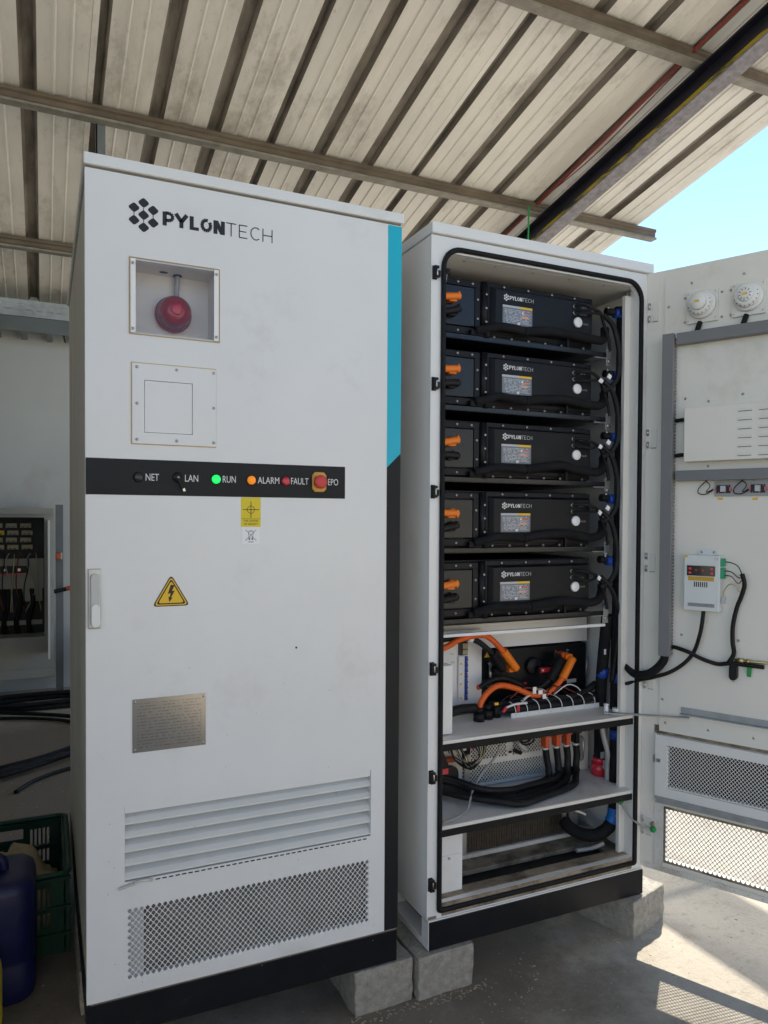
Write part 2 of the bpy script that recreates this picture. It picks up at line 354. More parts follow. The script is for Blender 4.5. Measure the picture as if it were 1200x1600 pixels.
    def perf(s, u0, u1, w0, w1, pu, pw, hs, t0, t1, rnd_=.86):
        """perforated plate: staggered holes, each in a rhombic cell; hs = hole size in its cell, rnd_ rounds the corners; half cells at the border stay solid"""
        nu = max(2, round((u1-u0)/pu)); n = max(3, round((w1-w0)/pw)-1); n += 1-n % 2; pu = (u1-u0)/nu; pw = (w1-w0)/(n+1); hu = pu/2
        def tri(a, b, c): s.add([(*a, t1), (*b, t1), (*c, t1)], [(0, 1, 2)])
        for j in range(n):
            w_ = w0+(j+1)*pw; odd = j % 2
            for i in range(nu-odd):
                c = u0+hu*(1+odd)+i*pu
                out = [(c+hu, w_), (c+hu/2, w_+pw/2), (c, w_+pw), (c-hu/2, w_+pw/2), (c-hu, w_), (c-hu/2, w_-pw/2), (c, w_-pw), (c+hu/2, w_-pw/2)]
                inn = [(c+(x-c)*hs*(rnd_ if q % 2 == 0 else 1), w_+(y-w_)*hs*(rnd_ if q % 2 == 0 else 1)) for q, (x, y) in enumerate(out)]
                vs_ = [(x, y, t1) for x, y in out]+[(x, y, t1) for x, y in inn]+[(x, y, t0) for x, y in inn]
                s.add(vs_, [(q, (q+1) % 8, 8+(q+1) % 8, 8+q) for q in range(8)]+[(8+q, 8+(q+1) % 8, 16+(q+1) % 8, 16+q) for q in range(8)])
            if odd: tri((u0, w_-pw), (u0+hu, w_), (u0, w_+pw)); tri((u1, w_-pw), (u1, w_+pw), (u1-hu, w_))
        for i in range(nu-1):
            c = u0+hu+i*pu; tri((c, w0), (c+pu, w0), (c+hu, w0+pw)); tri((c, w1), (c+hu, w1-pw), (c+pu, w1))
        for uu_, sg in ((u0, 1), (u1, -1)):
            tri(*((uu_, w0), (uu_+sg*hu, w0), (uu_, w0+pw))[::sg]); tri(*((uu_, w1), (uu_, w1-pw), (uu_+sg*hu, w1))[::sg])
        return s
    def text(s, string, u, w, size, t, ext=.0004, align='LEFT', fat=0, sx=1, bold=None):
        cu = bpy.data.curves.new('t', 'FONT'); cu.body = string; cu.size = size; cu.extrude = ext; cu.align_x = align; cu.offset = fat; cu.resolution_u = 3
        ob = bpy.data.objects.new('t', cu); col.objects.link(ob); dg = bpy.context.evaluated_depsgraph_get()
        me = ob.evaluated_get(dg).to_mesh()
        s.add([(u+p.co.x*sx, w+p.co.y, t+p.co.z) for p in me.vertices], [list(p.vertices) for p in me.polygons])
        ob.evaluated_get(dg).to_mesh_clear(); bpy.data.objects.remove(ob); bpy.data.curves.remove(cu); return s
    def stroke(s, pts, th, t0, t1):
        """flat bar along a polyline in the panel plane"""
        for (a, b) in zip(pts[:-1], pts[1:]):
            d = Vector((b[0]-a[0], b[1]-a[1])); l = d.length
            if l < 1e-9: continue
            d /= l; n_ = Vector((-d.y, d.x))*th/2
            s.prism([(a[0]-n_.x, a[1]-n_.y), (b[0]-n_.x, b[1]-n_.y), (b[0]+n_.x, b[1]+n_.y), (a[0]+n_.x, a[1]+n_.y)], t0, t1)
        return s

WMI = {}
def root_of(o):
    while o.parent: o = o.parent
    return o
def build(mb, name, material=None, parent=None, bevel=0, label=None, cat=None, group=None, kind=None):
    if material and not mb.names: mb.names = [material]
    elif material: mb.names[0:0] = []
    V = mb.v
    if parent is not None:
        inv = WMI[root_of(parent).name]; V = [inv @ p for p in V]; loc = None
    else:
        xs = [p.x for p in V]; ys = [p.y for p in V]; loc = Vector(((min(xs)+max(xs))/2, (min(ys)+max(ys))/2, min(p.z for p in V))); V = [p-loc for p in V]
    me = bpy.data.meshes.new(name); me.from_pydata([tuple(p) for p in V], [], mb.f)
    for n_ in mb.names: me.materials.append(MT[n_])
    me.polygons.foreach_set('material_index', mb.m); me.polygons.foreach_set('use_smooth', mb.s); me.update()
    o = bpy.data.objects.new(name, me); col.objects.link(o)
    if parent is not None: o.parent = parent
    else: o.location = loc; WMI[o.name] = Matrix.Translation(-loc)
    if bevel:
        bm_ = o.modifiers.new('bevel', 'BEVEL'); bm_.width = bevel; bm_.segments = 2; bm_.limit_method = 'ANGLE'; bm_.angle_limit = R(50)
    for k, v in (('label', label), ('category', cat), ('group', group), ('kind', kind)):
        if v: o[k] = v
    return o
def root(name, loc, label, cat, group=None, rotz=0):
    o = bpy.data.objects.new(name, None); col.objects.link(o); o.location = loc; o.rotation_euler = (0, 0, rotz); o.empty_display_size = .1
    o['label'] = label; o['category'] = cat
    if group: o['group'] = group
    WMI[o.name] = (Matrix.Translation(loc) @ Matrix.Rotation(rotz, 4, 'Z')).inverted(); return o
def P(fr, material, fn, name, parent, **k):
    mb = MB(fr); mb.use(material); fn(mb); return build(mb, name, None, parent, **k)
def screw(parent, u, w, t, r=.004, fr=FRONT, name='screw', m='steel'):
    mb = MB(fr).use(m); mb.lathe(u, w, [(r, t), (r, t+r*.35), (r*.65, t+r*.75)], 10); mb.use('print_black'); mb.box(u-r*.45, u+r*.45, w-r*.1, w+r*.1, t+r*.7, t+r*.8)
    return build(mb, name, None, parent)

def logo_mark(mb, cu, cw, h, t, t1):
    """seven rounded tiles in a hexagon, joined by thin links"""
    s = h/5.9; pts = [(0, 0), (0, 2.15*s), (0, -2.15*s), (1.62*s, 1.1*s), (-1.62*s, 1.1*s), (1.62*s, -1.1*s), (-1.62*s, -1.1*s)]
    for x, y in pts:
        poly = []
        for q in range(4):
            a0 = q*math.pi/2; cx, cy = .52*s*math.cos(a0), .46*s*math.sin(a0)
            for k in range(4):
                a = a0-math.pi/4+k*math.pi/6; poly.append((cu+x+cx+.36*s*math.cos(a), cw+y+cy+.34*s*math.sin(a)))
        mb.prism(poly, t, t1)
    for x in (-1.62*s, 0, 1.62*s):
        mb.box(cu+x-.06*s, cu+x+.06*s, cw-1.3*s, cw+1.3*s, t, t1-.0001)
def logo_words(mb, u0, u1, w0, w1, split, t, t1, fat=.29):
    """PYLON in heavy capitals, TECH in hairline capitals, drawn as strokes"""
    H = w1-w0; B = (split-u0)/5.0; th = H*fat
    def X(i, f): return u0+B*(i+f)
    def Y(f): return w0+H*f
    def S(i, pts, k): mb.stroke([(X(i, a), Y(b)) for a, b in pts], k, t, t1)
    mb.box(X(0, 0), X(0, 0)+th, w0, w1, t, t1)                                    # P
    arc = [(.22, .92)]+[(.5+.28*math.cos(a), .66+.26*math.sin(a)) for a in [math.pi/2-k*math.pi/6 for k in range(7)]]+[(.22, .40)]
    S(0, arc, th*.82)
    S(1, [(.02, 1), (.45, .45)], th); S(1, [(.88, 1), (.45, .45)], th); S(1, [(.45, .5), (.45, 0)], th)   # Y
    mb.box(X(2, .1), X(2, .1)+th, w0, w1, t, t1); mb.box(X(2, .1)+th, X(2, .82), w0, w0+th*.8, t, t1)    # L
    S(3, [(.42+.34*math.cos(a), .5+.39*math.sin(a)) for a in [R(70)+k*R(330)/14 for k in range(15)]], th*.85)  # O with a gap
    mb.box(X(4, .0), X(4, .0)+th, w0, w1, t, t1); mb.box(X(4, .92)-th, X(4, .92), w0, w1, t, t1); mb.prism([(X(4, 0), w1), (X(4, 0)+th*1.2, w1), (X(4, .92), w0), (X(4, .92)-th*1.2, w0)], t, t1-.0001)  # N
    k = H*.07; C = (u1-split)/4.0
    def X2(i, f): return split+C*(i+f)
    def S2(i, pts): mb.stroke([(X2(i, a), Y(b)) for a, b in pts], k, t, t1)
    S2(0, [(.02, .97), (.86, .97)]); S2(0, [(.44, .97), (.44, 0)])
    S2(1, [(.12, 0), (.12, 1)]); S2(1, [(.12, .97), (.78, .97)]); S2(1, [(.12, .5), (.7, .5)]); S2(1, [(.12, .03), (.78, .03)])
    S2(2, [(.50+.42*math.cos(a), .5+.47*math.sin(a)) for a in [R(48)+q*R(264)/12 for q in range(13)]])
    S2(3, [(.1, 0), (.1, 1)]); S2(3, [(.1, .5), (.88, .5)]); S2(3, [(.88, 0), (.88, 1)])

# ------------------------------------------------------------------ ground
GZ = -.125
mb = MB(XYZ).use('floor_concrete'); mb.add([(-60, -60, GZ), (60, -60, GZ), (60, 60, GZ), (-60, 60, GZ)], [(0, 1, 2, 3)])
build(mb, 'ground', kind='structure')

# ------------------------------------------------------------------ back wall; unseen walls and gantry added for the light
mb = MB(XYZ).use('wall'); mb.box(-3.4, 2.4, 4.62, 4.82, GZ, 3.2)
WALL = build(mb, 'wall', label='plain pale grey rendered wall behind the cabinets', cat='wall')
mb = MB(XYZ).use('concrete'); mb.box(-.80, -.60, -.6, 4.6, GZ, 2.85)  # unseen wall added to keep light off the left side
build(mb, 'wall', label='unseen added wall that darkens the left, beyond the left edge of the picture', cat='wall')
mb = MB(XYZ).use('bounce_wall'); mb.box(-12, 12, -9.9, -9.5, GZ, 2.9)  # unseen wall added to throw warm light onto the cabinet fronts
build(mb, 'wall', label='unseen cream wall added behind the camera to bounce sunlight', cat='wall')
g = root('shade_gantry', (3.95, 1, GZ), 'unseen slatted gantry added to cast a floor shadow, outside beyond the open cabinet door', 'gantry')  # added sun blocker; gaps between the slats let part of the sun through
for k in range(19): P(XYZ, 'galv', lambda m: m.box(3.772+.0212*k, 3.787+.0212*k, -6, 8, 2.596, 2.5985), 'shade_slat', g)
for k in range(8): P(XYZ, 'galv', lambda m: m.box(3.77, 4.175, -5.6+1.85*k, -5.57+1.85*k, 2.57, 2.5955), 'cross_bar', g)
for yy in (-5, 7): P(XYZ, 'galv', lambda m: m.box(3.88, 4.0, yy-.06, yy+.06, GZ, 2.57), 'post', g)  # posts of the added unseen gantry

# ------------------------------------------------------------------ roof
RS = .2
def RZ(y): return 3.87-RS*y
def ROOF(x, y, dz): return Vector((x, y, RZ(y)+dz))
RY0, RY1 = -5.0, 4.95
roof = root('metal_roof', (.3, 1, 3.0), 'stained cream corrugated metal roof on rusty purlins over the cabinets', 'roof')
def roof_profile(x0, ribs, pitch=.31):
    """one sheet seen from below: pans with two stiffening beads, ribs that rise away from the viewer; returns [(x, dz, material of the strip that follows)]"""
    pr = []
    for k in range(ribs):
        a = x0+k*pitch
        pr += [(a, 0, 'rib_grime_shade'), (a+.016, .034, 'rib_grime_shade'), (a+.064, .034, 'rib_grime_shade'), (a+.080, 0, 'roof_sheet')]
        for b in (.148, .224):
            pr += [(a+b, 0, 'roof_sheet'), (a+b+.008, -.007, 'roof_sheet'), (a+b+.016, 0, 'roof_sheet')]
    pr.append((x0+ribs*pitch, 0, None)); return pr
x0 = .118-.31*12; k = 0
while x0 < 3.85-.3:
    ribs = 3 if x0+.93 <= 3.92 else 2
    pr = roof_profile(x0, ribs); dz = .0015*(k % 2)
    mb = MB(ROOF)
    for (xa, za, mn), (xb, zb, _) in zip(pr[:-1], pr[1:]):
        mb.use(mn); ys = [RY0+(RY1-RY0)*q/6 for q in range(7)]
        for y0_, y1_ in zip(ys[:-1], ys[1:]): mb.add([(xa, y0_, za+dz), (xb, y0_, zb+dz), (xb, y1_, zb+dz), (xa, y1_, za+dz)], [(3, 2, 1, 0)])
    xe = pr[-1][0]; mb.use('roof_sheet'); mb.add([(xe, RY0, dz), (xe+.03, RY0, dz+.004), (xe+.03, RY1, dz+.004), (xe, RY1, dz)], [(3, 2, 1, 0)])
    o = build(mb, 'roof_sheet', None, roof)
    sm_ = o.modifiers.new('thick', 'SOLIDIFY'); sm_.thickness = .0008; sm_.offset = 1
    x0 += ribs*.31; k += 1
ROOF_X1 = x0
def purlin(y, xa, xb):
    mb = MB(XYZ); z1 = RZ(y)-.003; th = .003
    def run(m_, prof):
        n_ = len(prof); mb.use(m_); mb.add([(xa, y+a_, z1+b_) for a_, b_ in prof]+[(xb, y+a_, z1+b_) for a_, b_ in prof], [(i, n_+i, n_+(i+1) % n_, (i+1) % n_) for i in range(n_)]+[list(range(n_)), [n_+i for i in range(n_)][::-1]])
    run('purlin', [(0, -.012), (.0, -.026), (.010, -.034), (.011, -.058), (.002, -.066), (0, -.070), (.003, -.071), (.005, -.066), (.014, -.058), (.013, -.034), (.003, -.025), (.003, -.012)])
    run('purlin', [(-.001, -.0092), (-.001, -.0119), (.05, -.0119), (.05, -.0092)])
    run('purlin_lip', [(-.003, -.0705), (-.004, -.083), (.055, -.083), (.055, -.064), (.052, -.064), (.052, -.080), (0, -.080), (0, -.0712)])
    return build(mb, 'purlin', None, roof)
for y in (-4.55, -3.18, -1.80, -.42, .95, 2.30, 3.68): purlin(y, -3.4, 4.03 if y > 2 and y < 3 else 4.0)
# rafter: I section that follows the slope under the purlins
def rafter(xc):
    mb = MB(ROOF); top, dep, fw = -.090, .145, .05
    for m_, (u0, u1, d0, d1) in (('rafter_paint', (xc-fw, xc+fw, top-.010, top)), ('rafter_grey', (xc-fw, xc+fw, top-dep, top-dep+.010)),
                                 ('rafter_paint', (xc-.004, xc+.004, top-dep*.50, top-.010)), ('rafter_yellow', (xc-.0046, xc+.0046, top-dep*.74, top-dep*.50)), ('rafter_paint', (xc-.004, xc+.004, top-dep+.010, top-dep*.74))):
        mb.use(m_); mb.add([(u0, RY0, d0), (u1, RY0, d0), (u1, RY0, d1), (u0, RY0, d1), (u0, RY1, d0), (u1, RY1, d0), (u1, RY1, d1), (u0, RY1, d1)],
                           [(0, 1, 2, 3), (7, 6, 5, 4), (0, 4, 5, 1), (1, 5, 6, 2), (2, 6, 7, 3), (3, 7, 4, 0)])
    o = build(mb, 'rafter', None, roof); o['label'] = 'dark blue steel rafter with a worn yellow stripe'; return o
rafter(3.03)
P(XYZ, 'post_grey', lambda m: (m.box(.168, .175, 2.352, 2.40, RZ(2.35)-.30, RZ(2.35)-.066), m.box(.168, .215, 2.352, 2.357, RZ(2.35)-.30, RZ(2.35)-.066)), 'hanger_bracket', roof)
mb = MB(XYZ).use('rust_wire'); mb.tube([(2.93, -.6, RZ(-.6)-.015), (2.945, .6, RZ(.6)-.02), (2.93, 1.1, RZ(1.1)-.03), (2.945, 1.6, RZ(1.6)-.03), (2.96, 2.2, RZ(2.2)-.018), (2.965, 2.9, RZ(2.9)-.01)], .011, 6)
build(mb, 'roof_wire', label='thick rust-red cable tucked along a roof rib beside the rafter', cat='cable')
mb = MB(XYZ).use('rust_wire'); mb.tube([(2.95, .95, RZ(.95)-.03), (2.955, 1.35, RZ(1.35)-.05), (2.962, 1.75, RZ(1.75)-.055), (2.968, 2.2, RZ(2.2)-.015)], .0035, 6)
build(mb, 'roof_wire', label='thin rust-red wire sagging below the thick roof cable', cat='cable')
mb = MB(XYZ).use('green_wire'); mb.tube([(2.87, 2.27, RZ(2.27)-.065), (2.868, 2.27, 3.2), (2.862, 2.26, 3.06), (2.86, 2.2, 2.7)], .006, 6)
build(mb, 'earth_wire', label='short green wire hanging from the purlin above the open cabinet', cat='wire')

# ------------------------------------------------------------------ concrete blocks under the cabinets
def block(name_label, x, y, sx, sy, rot, grp='concrete blocks under the cabinets', h=.122):
    rot = R(rot); c, s_ = math.cos(rot), math.sin(rot)
    mb = MB(lambda u, v_, z: Vector((x+u*c-v_*s_, y+u*s_+v_*c, z))).use('concrete')
    nx, ny, nz = 9, 9, 6; rnd = random.Random(hash(name_label) % 1000 if False else len(name_label))
    # subdivided box with slightly uneven faces and chipped edges
    pts = {}; vs_ = []; fs = []
    def vid(i, j, k_):
        key = (i, j, k_)
        if key not in pts:
            e = (i in (0, nx))+(j in (0, ny))+(k_ in (0, nz)); a = .0011*e
            p = Vector((sx*(i/nx-.5), sy*(j/ny-.5), GZ-.002+(h+.002)*k_/nz))
            sh = .0025 if e >= 2 else 0
            p.x += rnd.uniform(-a, a)-(sh if i == nx else -sh if i == 0 else 0); p.y += rnd.uniform(-a, a)-(sh if j == ny else -sh if j == 0 else 0)
            p.z += rnd.uniform(-a, a) * (.3 if k_ == nz else 1)
            pts[key] = len(vs_); vs_.append(tuple(p))
        return pts[key]
    for i in range(nx):
        for j in range(ny):
            fs.append((vid(i, j, 0), vid(i, j+1, 0), vid(i+1, j+1, 0), vid(i+1, j, 0))); fs.append((vid(i, j, nz), vid(i+1, j, nz), vid(i+1, j+1, nz), vid(i, j+1, nz)))
    for i in range(nx):
        for k_ in range(nz):
            fs.append((vid(i, 0, k_), vid(i+1, 0, k_), vid(i+1, 0, k_+1), vid(i, 0, k_+1))); fs.append((vid(i, ny, k_), vid(i, ny, k_+1), vid(i+1, ny, k_+1), vid(i+1, ny, k_)))
    for j in range(ny):
        for k_ in range(nz):
            fs.append((vid(0, j, k_), vid(0, j, k_+1), vid(0, j+1, k_+1), vid(0, j+1, k_))); fs.append((vid(nx, j, k_), vid(nx, j+1, k_), vid(nx, j+1, k_+1), vid(nx, j, k_+1)))
    mb.add(vs_, fs); return build(mb, 'concrete_block', bevel=.003, label=name_label, cat='block', group=grp)
block('grey concrete block under the right front corner of the closed cabinet', .775, .175, .185, .36, 1.0)
block('speckled concrete block under the left front corner of the open cabinet', .968, .165, .190, .36, 1.5)
block('sunlit concrete block under the right front corner of the open cabinet', 1.725, .12, .20, .26, 16)
block('concrete block under the left side of the closed cabinet', .075, .50, .16, .38, 0)
block('concrete block under the rear of the closed cabinet', .75, 1.15, .2, .3, 0)
block('concrete block under the rear of the open cabinet', 1.60, 1.15, .2, .3, 0)

# ------------------------------------------------------------------ closed cabinet (left)
DEPTH = 1.28
W1 = .819
cab = root('battery_cabinet', (W1/2, DEPTH/2, 0), 'tall closed white battery cabinet with a cyan corner stripe and red beacon', 'cabinet')
P(FRONT, 'side_reflect_tone', lambda m: (m.box(.004, .010, .092, 2.066, -DEPTH, -.03), m.box(W1-.010, W1-.004, .092, 2.066, -DEPTH, -.03), m.box(.010, W1-.010, .092, 2.066, -DEPTH, -DEPTH+.006), m.box(.010, W1-.010, .092, .098, -DEPTH+.006, -.03)), 'body', cab)
P(FRONT, 'white', lambda m: m.box(-.003, W1+.004, 2.0725, 2.100, -DEPTH-.01, .006), 'lid', cab, bevel=.003)
P(FRONT, 'seam', lambda m: m.box(.002, W1-.002, 2.0665, 2.0725, -.05, -.004), 'lid_seal', cab)
P(FRONT, 'black_paint', lambda m: (m.box(.001, W1-.001, 0, .088, -.05, -.002), m.box(.001, .06, 0, .088, -DEPTH, -.05), m.box(W1-.06, W1-.001, 0, .088, -DEPTH, -.05)), 'plinth', cab, bevel=.0015)
HOLES = [(.108, .303, 1.697, 1.868), (.132, .246, 1.458, 1.584), (.086, .734, .372, .556), (.092, .729, .131, .306)]
door = P(FRONT, 'white', lambda m: m.sheet(0, W1, .094, 2.066, HOLES, -.022, 0), 'door', cab)
P(FRONT, 'side_reflect_tone', lambda m: (m.box(0, .0025, .094, 2.066, -.030, -.0221), m.box(W1-.0025, W1, .094, 2.066, -.030, -.0221)), 'edge_return', door)
# printing
mb = MB().use('print_black'); logo_mark(mb, .131, 1.977, .080, .0002, .0009); build(mb, 'logo_mark', None, door)
mb = MB().use('print_black'); logo_words(mb, .175, .451, 1.961, 1.994, .328, .0002, .0009); build(mb, 'logo_lettering', None, door)
P(FRONT, 'cyan', lambda m: m.prism([(.777, 2.064), (W1-.0005, 2.064), (W1-.0005, 1.436), (.777, 1.396)], .0002, .0010), 'cyan_stripe', door)
P(FRONT, 'strip_black', lambda m: m.prism([(.777, 1.3955), (W1-.0005, 1.4355), (W1-.0005, .095), (.777, .095)], .0002, .0010), 'black_stripe', door)
P(FRONT, 'strip_black', lambda m: m.box(.0005, .652, 1.307, 1.393, .0002, .0012), 'indicator_strip', door)
for s_, u0, u1 in (('NET', .135, .166), ('LAN', .228, .260), ('RUN', .321, .354), ('ALARM', .411, .468), ('FAULT', .500, .548), ('EPO', .603, .632)):
    mb = MB().use('print_white'); wd = u1-u0; mb.text(s_, u0, 1.3425, .0245, .0016, .0002)
    xs = [p.x for p in mb.v]; k = wd/(max(xs)-min(xs)); x0_ = min(xs)
    for p in mb.v: p.x = u0+(p.x-x0_)*k
    build(mb, 'lettering', None, door)
def lamp(u, m_, name):
    mb = MB().use('black_plastic'); mb.lathe(u, 1.350, [(.0128, .001), (.0128, .003), (.0118, .004)], 20); mb.use(m_); mb.lathe(u, 1.350, [(.0112, .0035), (.0112, .0055), (.009, .0078), (.004, .0088)], 20)
    return build(mb, name, None, cab)
lamp(.304, 'green_lamp', 'run_lamp'); lamp(.394, 'orange_lamp', 'alarm_lamp'); lamp(.485, 'red_plastic', 'fault_lamp'); lamp(.118, 'dim_lamp', 'network_lamp')
mb = MB().use('black_plastic'); mb.lathe(.210, 1.352, [(.0125, .001), (.0125, .004), (.0105, .006)], 20); mb.use('steel'); mb.lathe(.211, 1.352, [(.0035, .006), (.0035, .008)], 10)
mb.use('black_plastic'); mb.prism([(.207, 1.348), (.214, 1.350), (.226, 1.327), (.220, 1.323)], .006, .012); mb.use('steel'); mb.prism([(.217, 1.331), (.225, 1.328), (.2285, 1.319), (.223, 1.3175)], .008, .0105)
build(mb, 'key_switch', None, cab)
e = P(FRONT, 'stop_yellow', lambda m: m.prism([(.5565, 1.332), (.564, 1.3235), (.590, 1.3235), (.597, 1.332), (.597, 1.368), (.590, 1.3765), (.564, 1.3765), (.5565, 1.368)], .001, .008), 'emergency_stop', cab, bevel=.005)
P(FRONT, 'red_button', lambda m: m.lathe(.577, 1.350, [(.013, .0), (.013, .010), (.0175, .011), (.018, .017), (.0155, .020), (.008, .0215)], 24), 'push_button', e)
# stickers
P(FRONT, 'yellow', lambda m: m.box(.368, .419, 1.231, 1.306, .0002, .0008), 'gravity_sticker', door)
mb = MB().use('print_black'); cx, cy = .3935, 1.275
mb.stroke([(cx-.021, cy), (cx+.021, cy)], .0017, .0008, .0012); mb.stroke([(cx, cy-.021), (cx, cy+.021)], .0017, .0008, .0013)
mb.stroke([(cx+.0095*math.cos(a), cy+.0095*math.sin(a)) for a in [k*math.pi/9 for k in range(19)]], .0012, .0008, .0012)
mb.stroke([(.369, 1.2515), (.418, 1.2515)], .0007, .0008, .0012)
mb.text('THE CENTER', .3935, 1.2440, .0066, .0011, .0001, 'CENTER'); mb.text('OF GRAVITY', .3935, 1.2360, .0066, .0011, .0001, 'CENTER'); build(mb, 'gravity_print', None, door)
P(FRONT, 'tape_white', lambda m: m.box(.370, .416, 1.187, 1.2303, .0002, .0007), 'disposal_sticker', door)
mb = MB().use('print_black'); cx, cy = .3935, 1.2095
for a, b in (((-.014, .014), (.014, -.014)), ((-.014, -.014), (.014, .014)), ((-.008, .009), (.008, .009)), ((-.0065, .008), (-.0045, -.007)), ((.0065, .008), (.0045, -.007)), ((-.0045, -.007), (.0045, -.007)), ((-.005, .012), (.004, .012))):
    mb.stroke([(cx+a[0], cy+a[1]), (cx+b[0], cy+b[1])], .0009, .0007, .0011)
mb.disc(cx-.004, cy-.010, .0022, .0007, .0011, 8); mb.disc(cx+.004, cy-.010, .0022, .0007, .0011, 8); mb.box(cx-.007, cx+.007, cy-.0180, cy-.0165, .0007, .0011)
build(mb, 'disposal_print', None, door)
def rtri(cx, base, half, h, r, n=5):
    A, B, C = Vector((cx-half, base)), Vector((cx+half, base)), Vector((cx, base+h)); out = []
    for p, q, s_ in ((A, C, B), (B, A, C), (C, B, A)):
        d1 = (q-p).normalized(); d2 = (s_-p).normalized(); a, b = p+d1*r, p+d2*r
        for k in range(n): t = k/(n-1); out.append(tuple((1-t)**2*a+2*t*(1-t)*p+t*t*b))
    return out
P(FRONT, 'print_black', lambda m: m.prism(rtri(.195, 1.036, .045, .078, .012), .0002, .0007), 'warning_sign', door)
P(FRONT, 'warn_yellow', lambda m: m.prism(rtri(.195, 1.0385, .0405, .0705, .010), .0007, .0010), 'warning_ring', door)
P(FRONT, 'print_black', lambda m: m.prism(rtri(.195, 1.0410, .0360, .0630, .008), .0010, .0013), 'warning_border', door)
P(FRONT, 'warn_yellow', lambda m: m.prism(rtri(.195, 1.0440, .0310, .0545, .007), .0013, .0016), 'warning_field', door)
mb = MB().use('print_black'); mb.prism([(.194, 1.089), (.203, 1.087), (.1965, 1.0735), (.2035, 1.0745), (.1945, 1.057), (.1985, 1.0575), (.1905, 1.0465), (.1880, 1.0600), (.1915, 1.0585), (.1935, 1.0685), (.1865, 1.0660)], .0016, .0019); build(mb, 'warning_bolt', None, door)
# handle
hd = P(FRONT, 'zinc', lambda m: m.box(.005, .034, .991, 1.132, .0002, .006), 'swing_handle', cab, bevel=.002)
def caps(cu, w0, w1, hw): return [(cu+hw*math.cos(a), w1-hw+hw*math.sin(a)) for a in [k*math.pi/8 for k in range(9)]]+[(cu+hw*math.cos(a), w0+hw+hw*math.sin(a)) for a in [math.pi+k*math.pi/8 for k in range(9)]]
mb = MB().use('lever_paint'); mb.prism(caps(.0205, .996, 1.121, .0105), .006, .015); build(mb, 'lever', None, hd, bevel=.002)
mb = MB().use('detector'); mb.prism(caps(.0205, .995, 1.050, .0095), .015, .020); build(mb, 'lock_cover', None, hd, bevel=.002)
# beacon window
P(FRONT, 'inner_paint', lambda m: (m.box(.100, .311, 1.690, 1.875, -.098, -.094), m.box(.100, .108, 1.690, 1.875, -.094, -.0221), m.box(.303, .311, 1.690, 1.875, -.094, -.0221), m.box(.108, .303, 1.868, 1.875, -.094, -.0221), m.box(.108, .303, 1.690, 1.697, -.094, -.0221)), 'beacon_recess', cab)
be = P(FRONT, 'red', lambda m: m.lathe(.213, 1.770, [(.045, -.094), (.046, -.082), (.044, -.074)], 32), 'alarm_beacon', cab)
P(FRONT, 'steel', lambda m: m.lathe(.213, 1.770, [(.0425, -.074), (.0425, -.070)], 32), 'clamp_ring', be)
P(FRONT, 'red', lambda m: (m.lathe(.213, 1.770, [(.041, -.070), (.0395, -.066), (.041, -.064), (.0395, -.060), (.041, -.058), (.039, -.053), (.0400, -.051), (.036, -.044), (.0365, -.042), (.029, -.036), (.0285, -.034), (.016, -.030)], 32), m.use('red_plastic'), m.lathe(.213, 1.770, [(.014, -.031), (.014, -.027), (.010, -.025)], 20)), 'dome', be)
P(FRONT, 'grey_cable', lambda m: m.tube([(.222, 1.868, -.075), (.221, 1.84, -.078), (.219, 1.808, -.082)], .0065, 10), 'lead', be)
P(FRONT, 'black_plastic', lambda m: (m.add([(.222+.011*math.cos(a), 1.8678, -.075+.011*math.sin(a)) for a in [k*math.pi/8 for k in range(16)]]+[(.222+.011*math.cos(a), 1.8655, -.075+.011*math.sin(a)) for a in [k*math.pi/8 for k in range(16)]], [[16+k for k in range(16)]]+[(k, (k+1) % 16, 16+(k+1) % 16, 16+k) for k in range(16)])), 'grommet', cab)
P(FRONT, 'black_plastic', lambda m: m.add([(.186+.011*math.cos(a), 1.8672, -.062+.009*math.sin(a)) for a in [k*math.pi/8 for k in range(16)]], [list(range(16))]), 'grommet', cab)
pane = P(FRONT, 'acrylic', lambda m: m.box(.099, .3115, 1.6925, 1.8725, .0008, .0034), 'window_pane', cab)
P(FRONT, 'tape_white', lambda m: m.box(.1005, .112, 1.6945, 1.8705, .0036, .0041), 'tape_strip', pane); P(FRONT, 'tape_white', lambda m: m.box(.2985, .310, 1.6945, 1.8705, .0036, .0041), 'tape_strip', pane)
P(FRONT, 'sealant', lambda m: m.sheet(.0975, .3130, 1.6910, 1.8740, [(.0992, .3113, 1.6927, 1.8723)], .0001, .0022), 'sealant_bead', cab)
for u in (.106, .3045):
    for w_ in (1.704, 1.859): screw(pane, u, w_, .0042, .0038)
# blanking panel
pn = P(FRONT, 'white', lambda m: m.sheet(.104, .304, 1.431, 1.623, [(.132, .246, 1.458, 1.584)], .0002, .003), 'blanking_panel', cab)
P(FRONT, 'white', lambda m: m.box(.1332, .2448, 1.4592, 1.5828, -.012, .0018), 'cover_flap', pn)
P(FRONT, 'print_black', lambda m: m.box(.130, .248, 1.456, 1.586, -.016, -.0125), 'gap_seal', pn)
P(FRONT, 'sealant', lambda m: m.sheet(.102, .3045, 1.429, 1.625, [(.1038, .3044, 1.4308, 1.6232)], .0001, .0018), 'sealant_bead', cab)
for u in (.115, .208, .298):
    for w_ in (1.441, 1.527, 1.614):
        if (u, w_) != (.208, 1.527): screw(pn, u, w_, .003, .0038)
# nameplate
pl = P(FRONT, 'nameplate', lambda m: m.box(.104, .279, .684, .814, .0004, .0018), 'nameplate', cab)
for u in (.110, .273):
    for w_ in (.691, .807): screw(pl, u, w_, .0018, .0028)
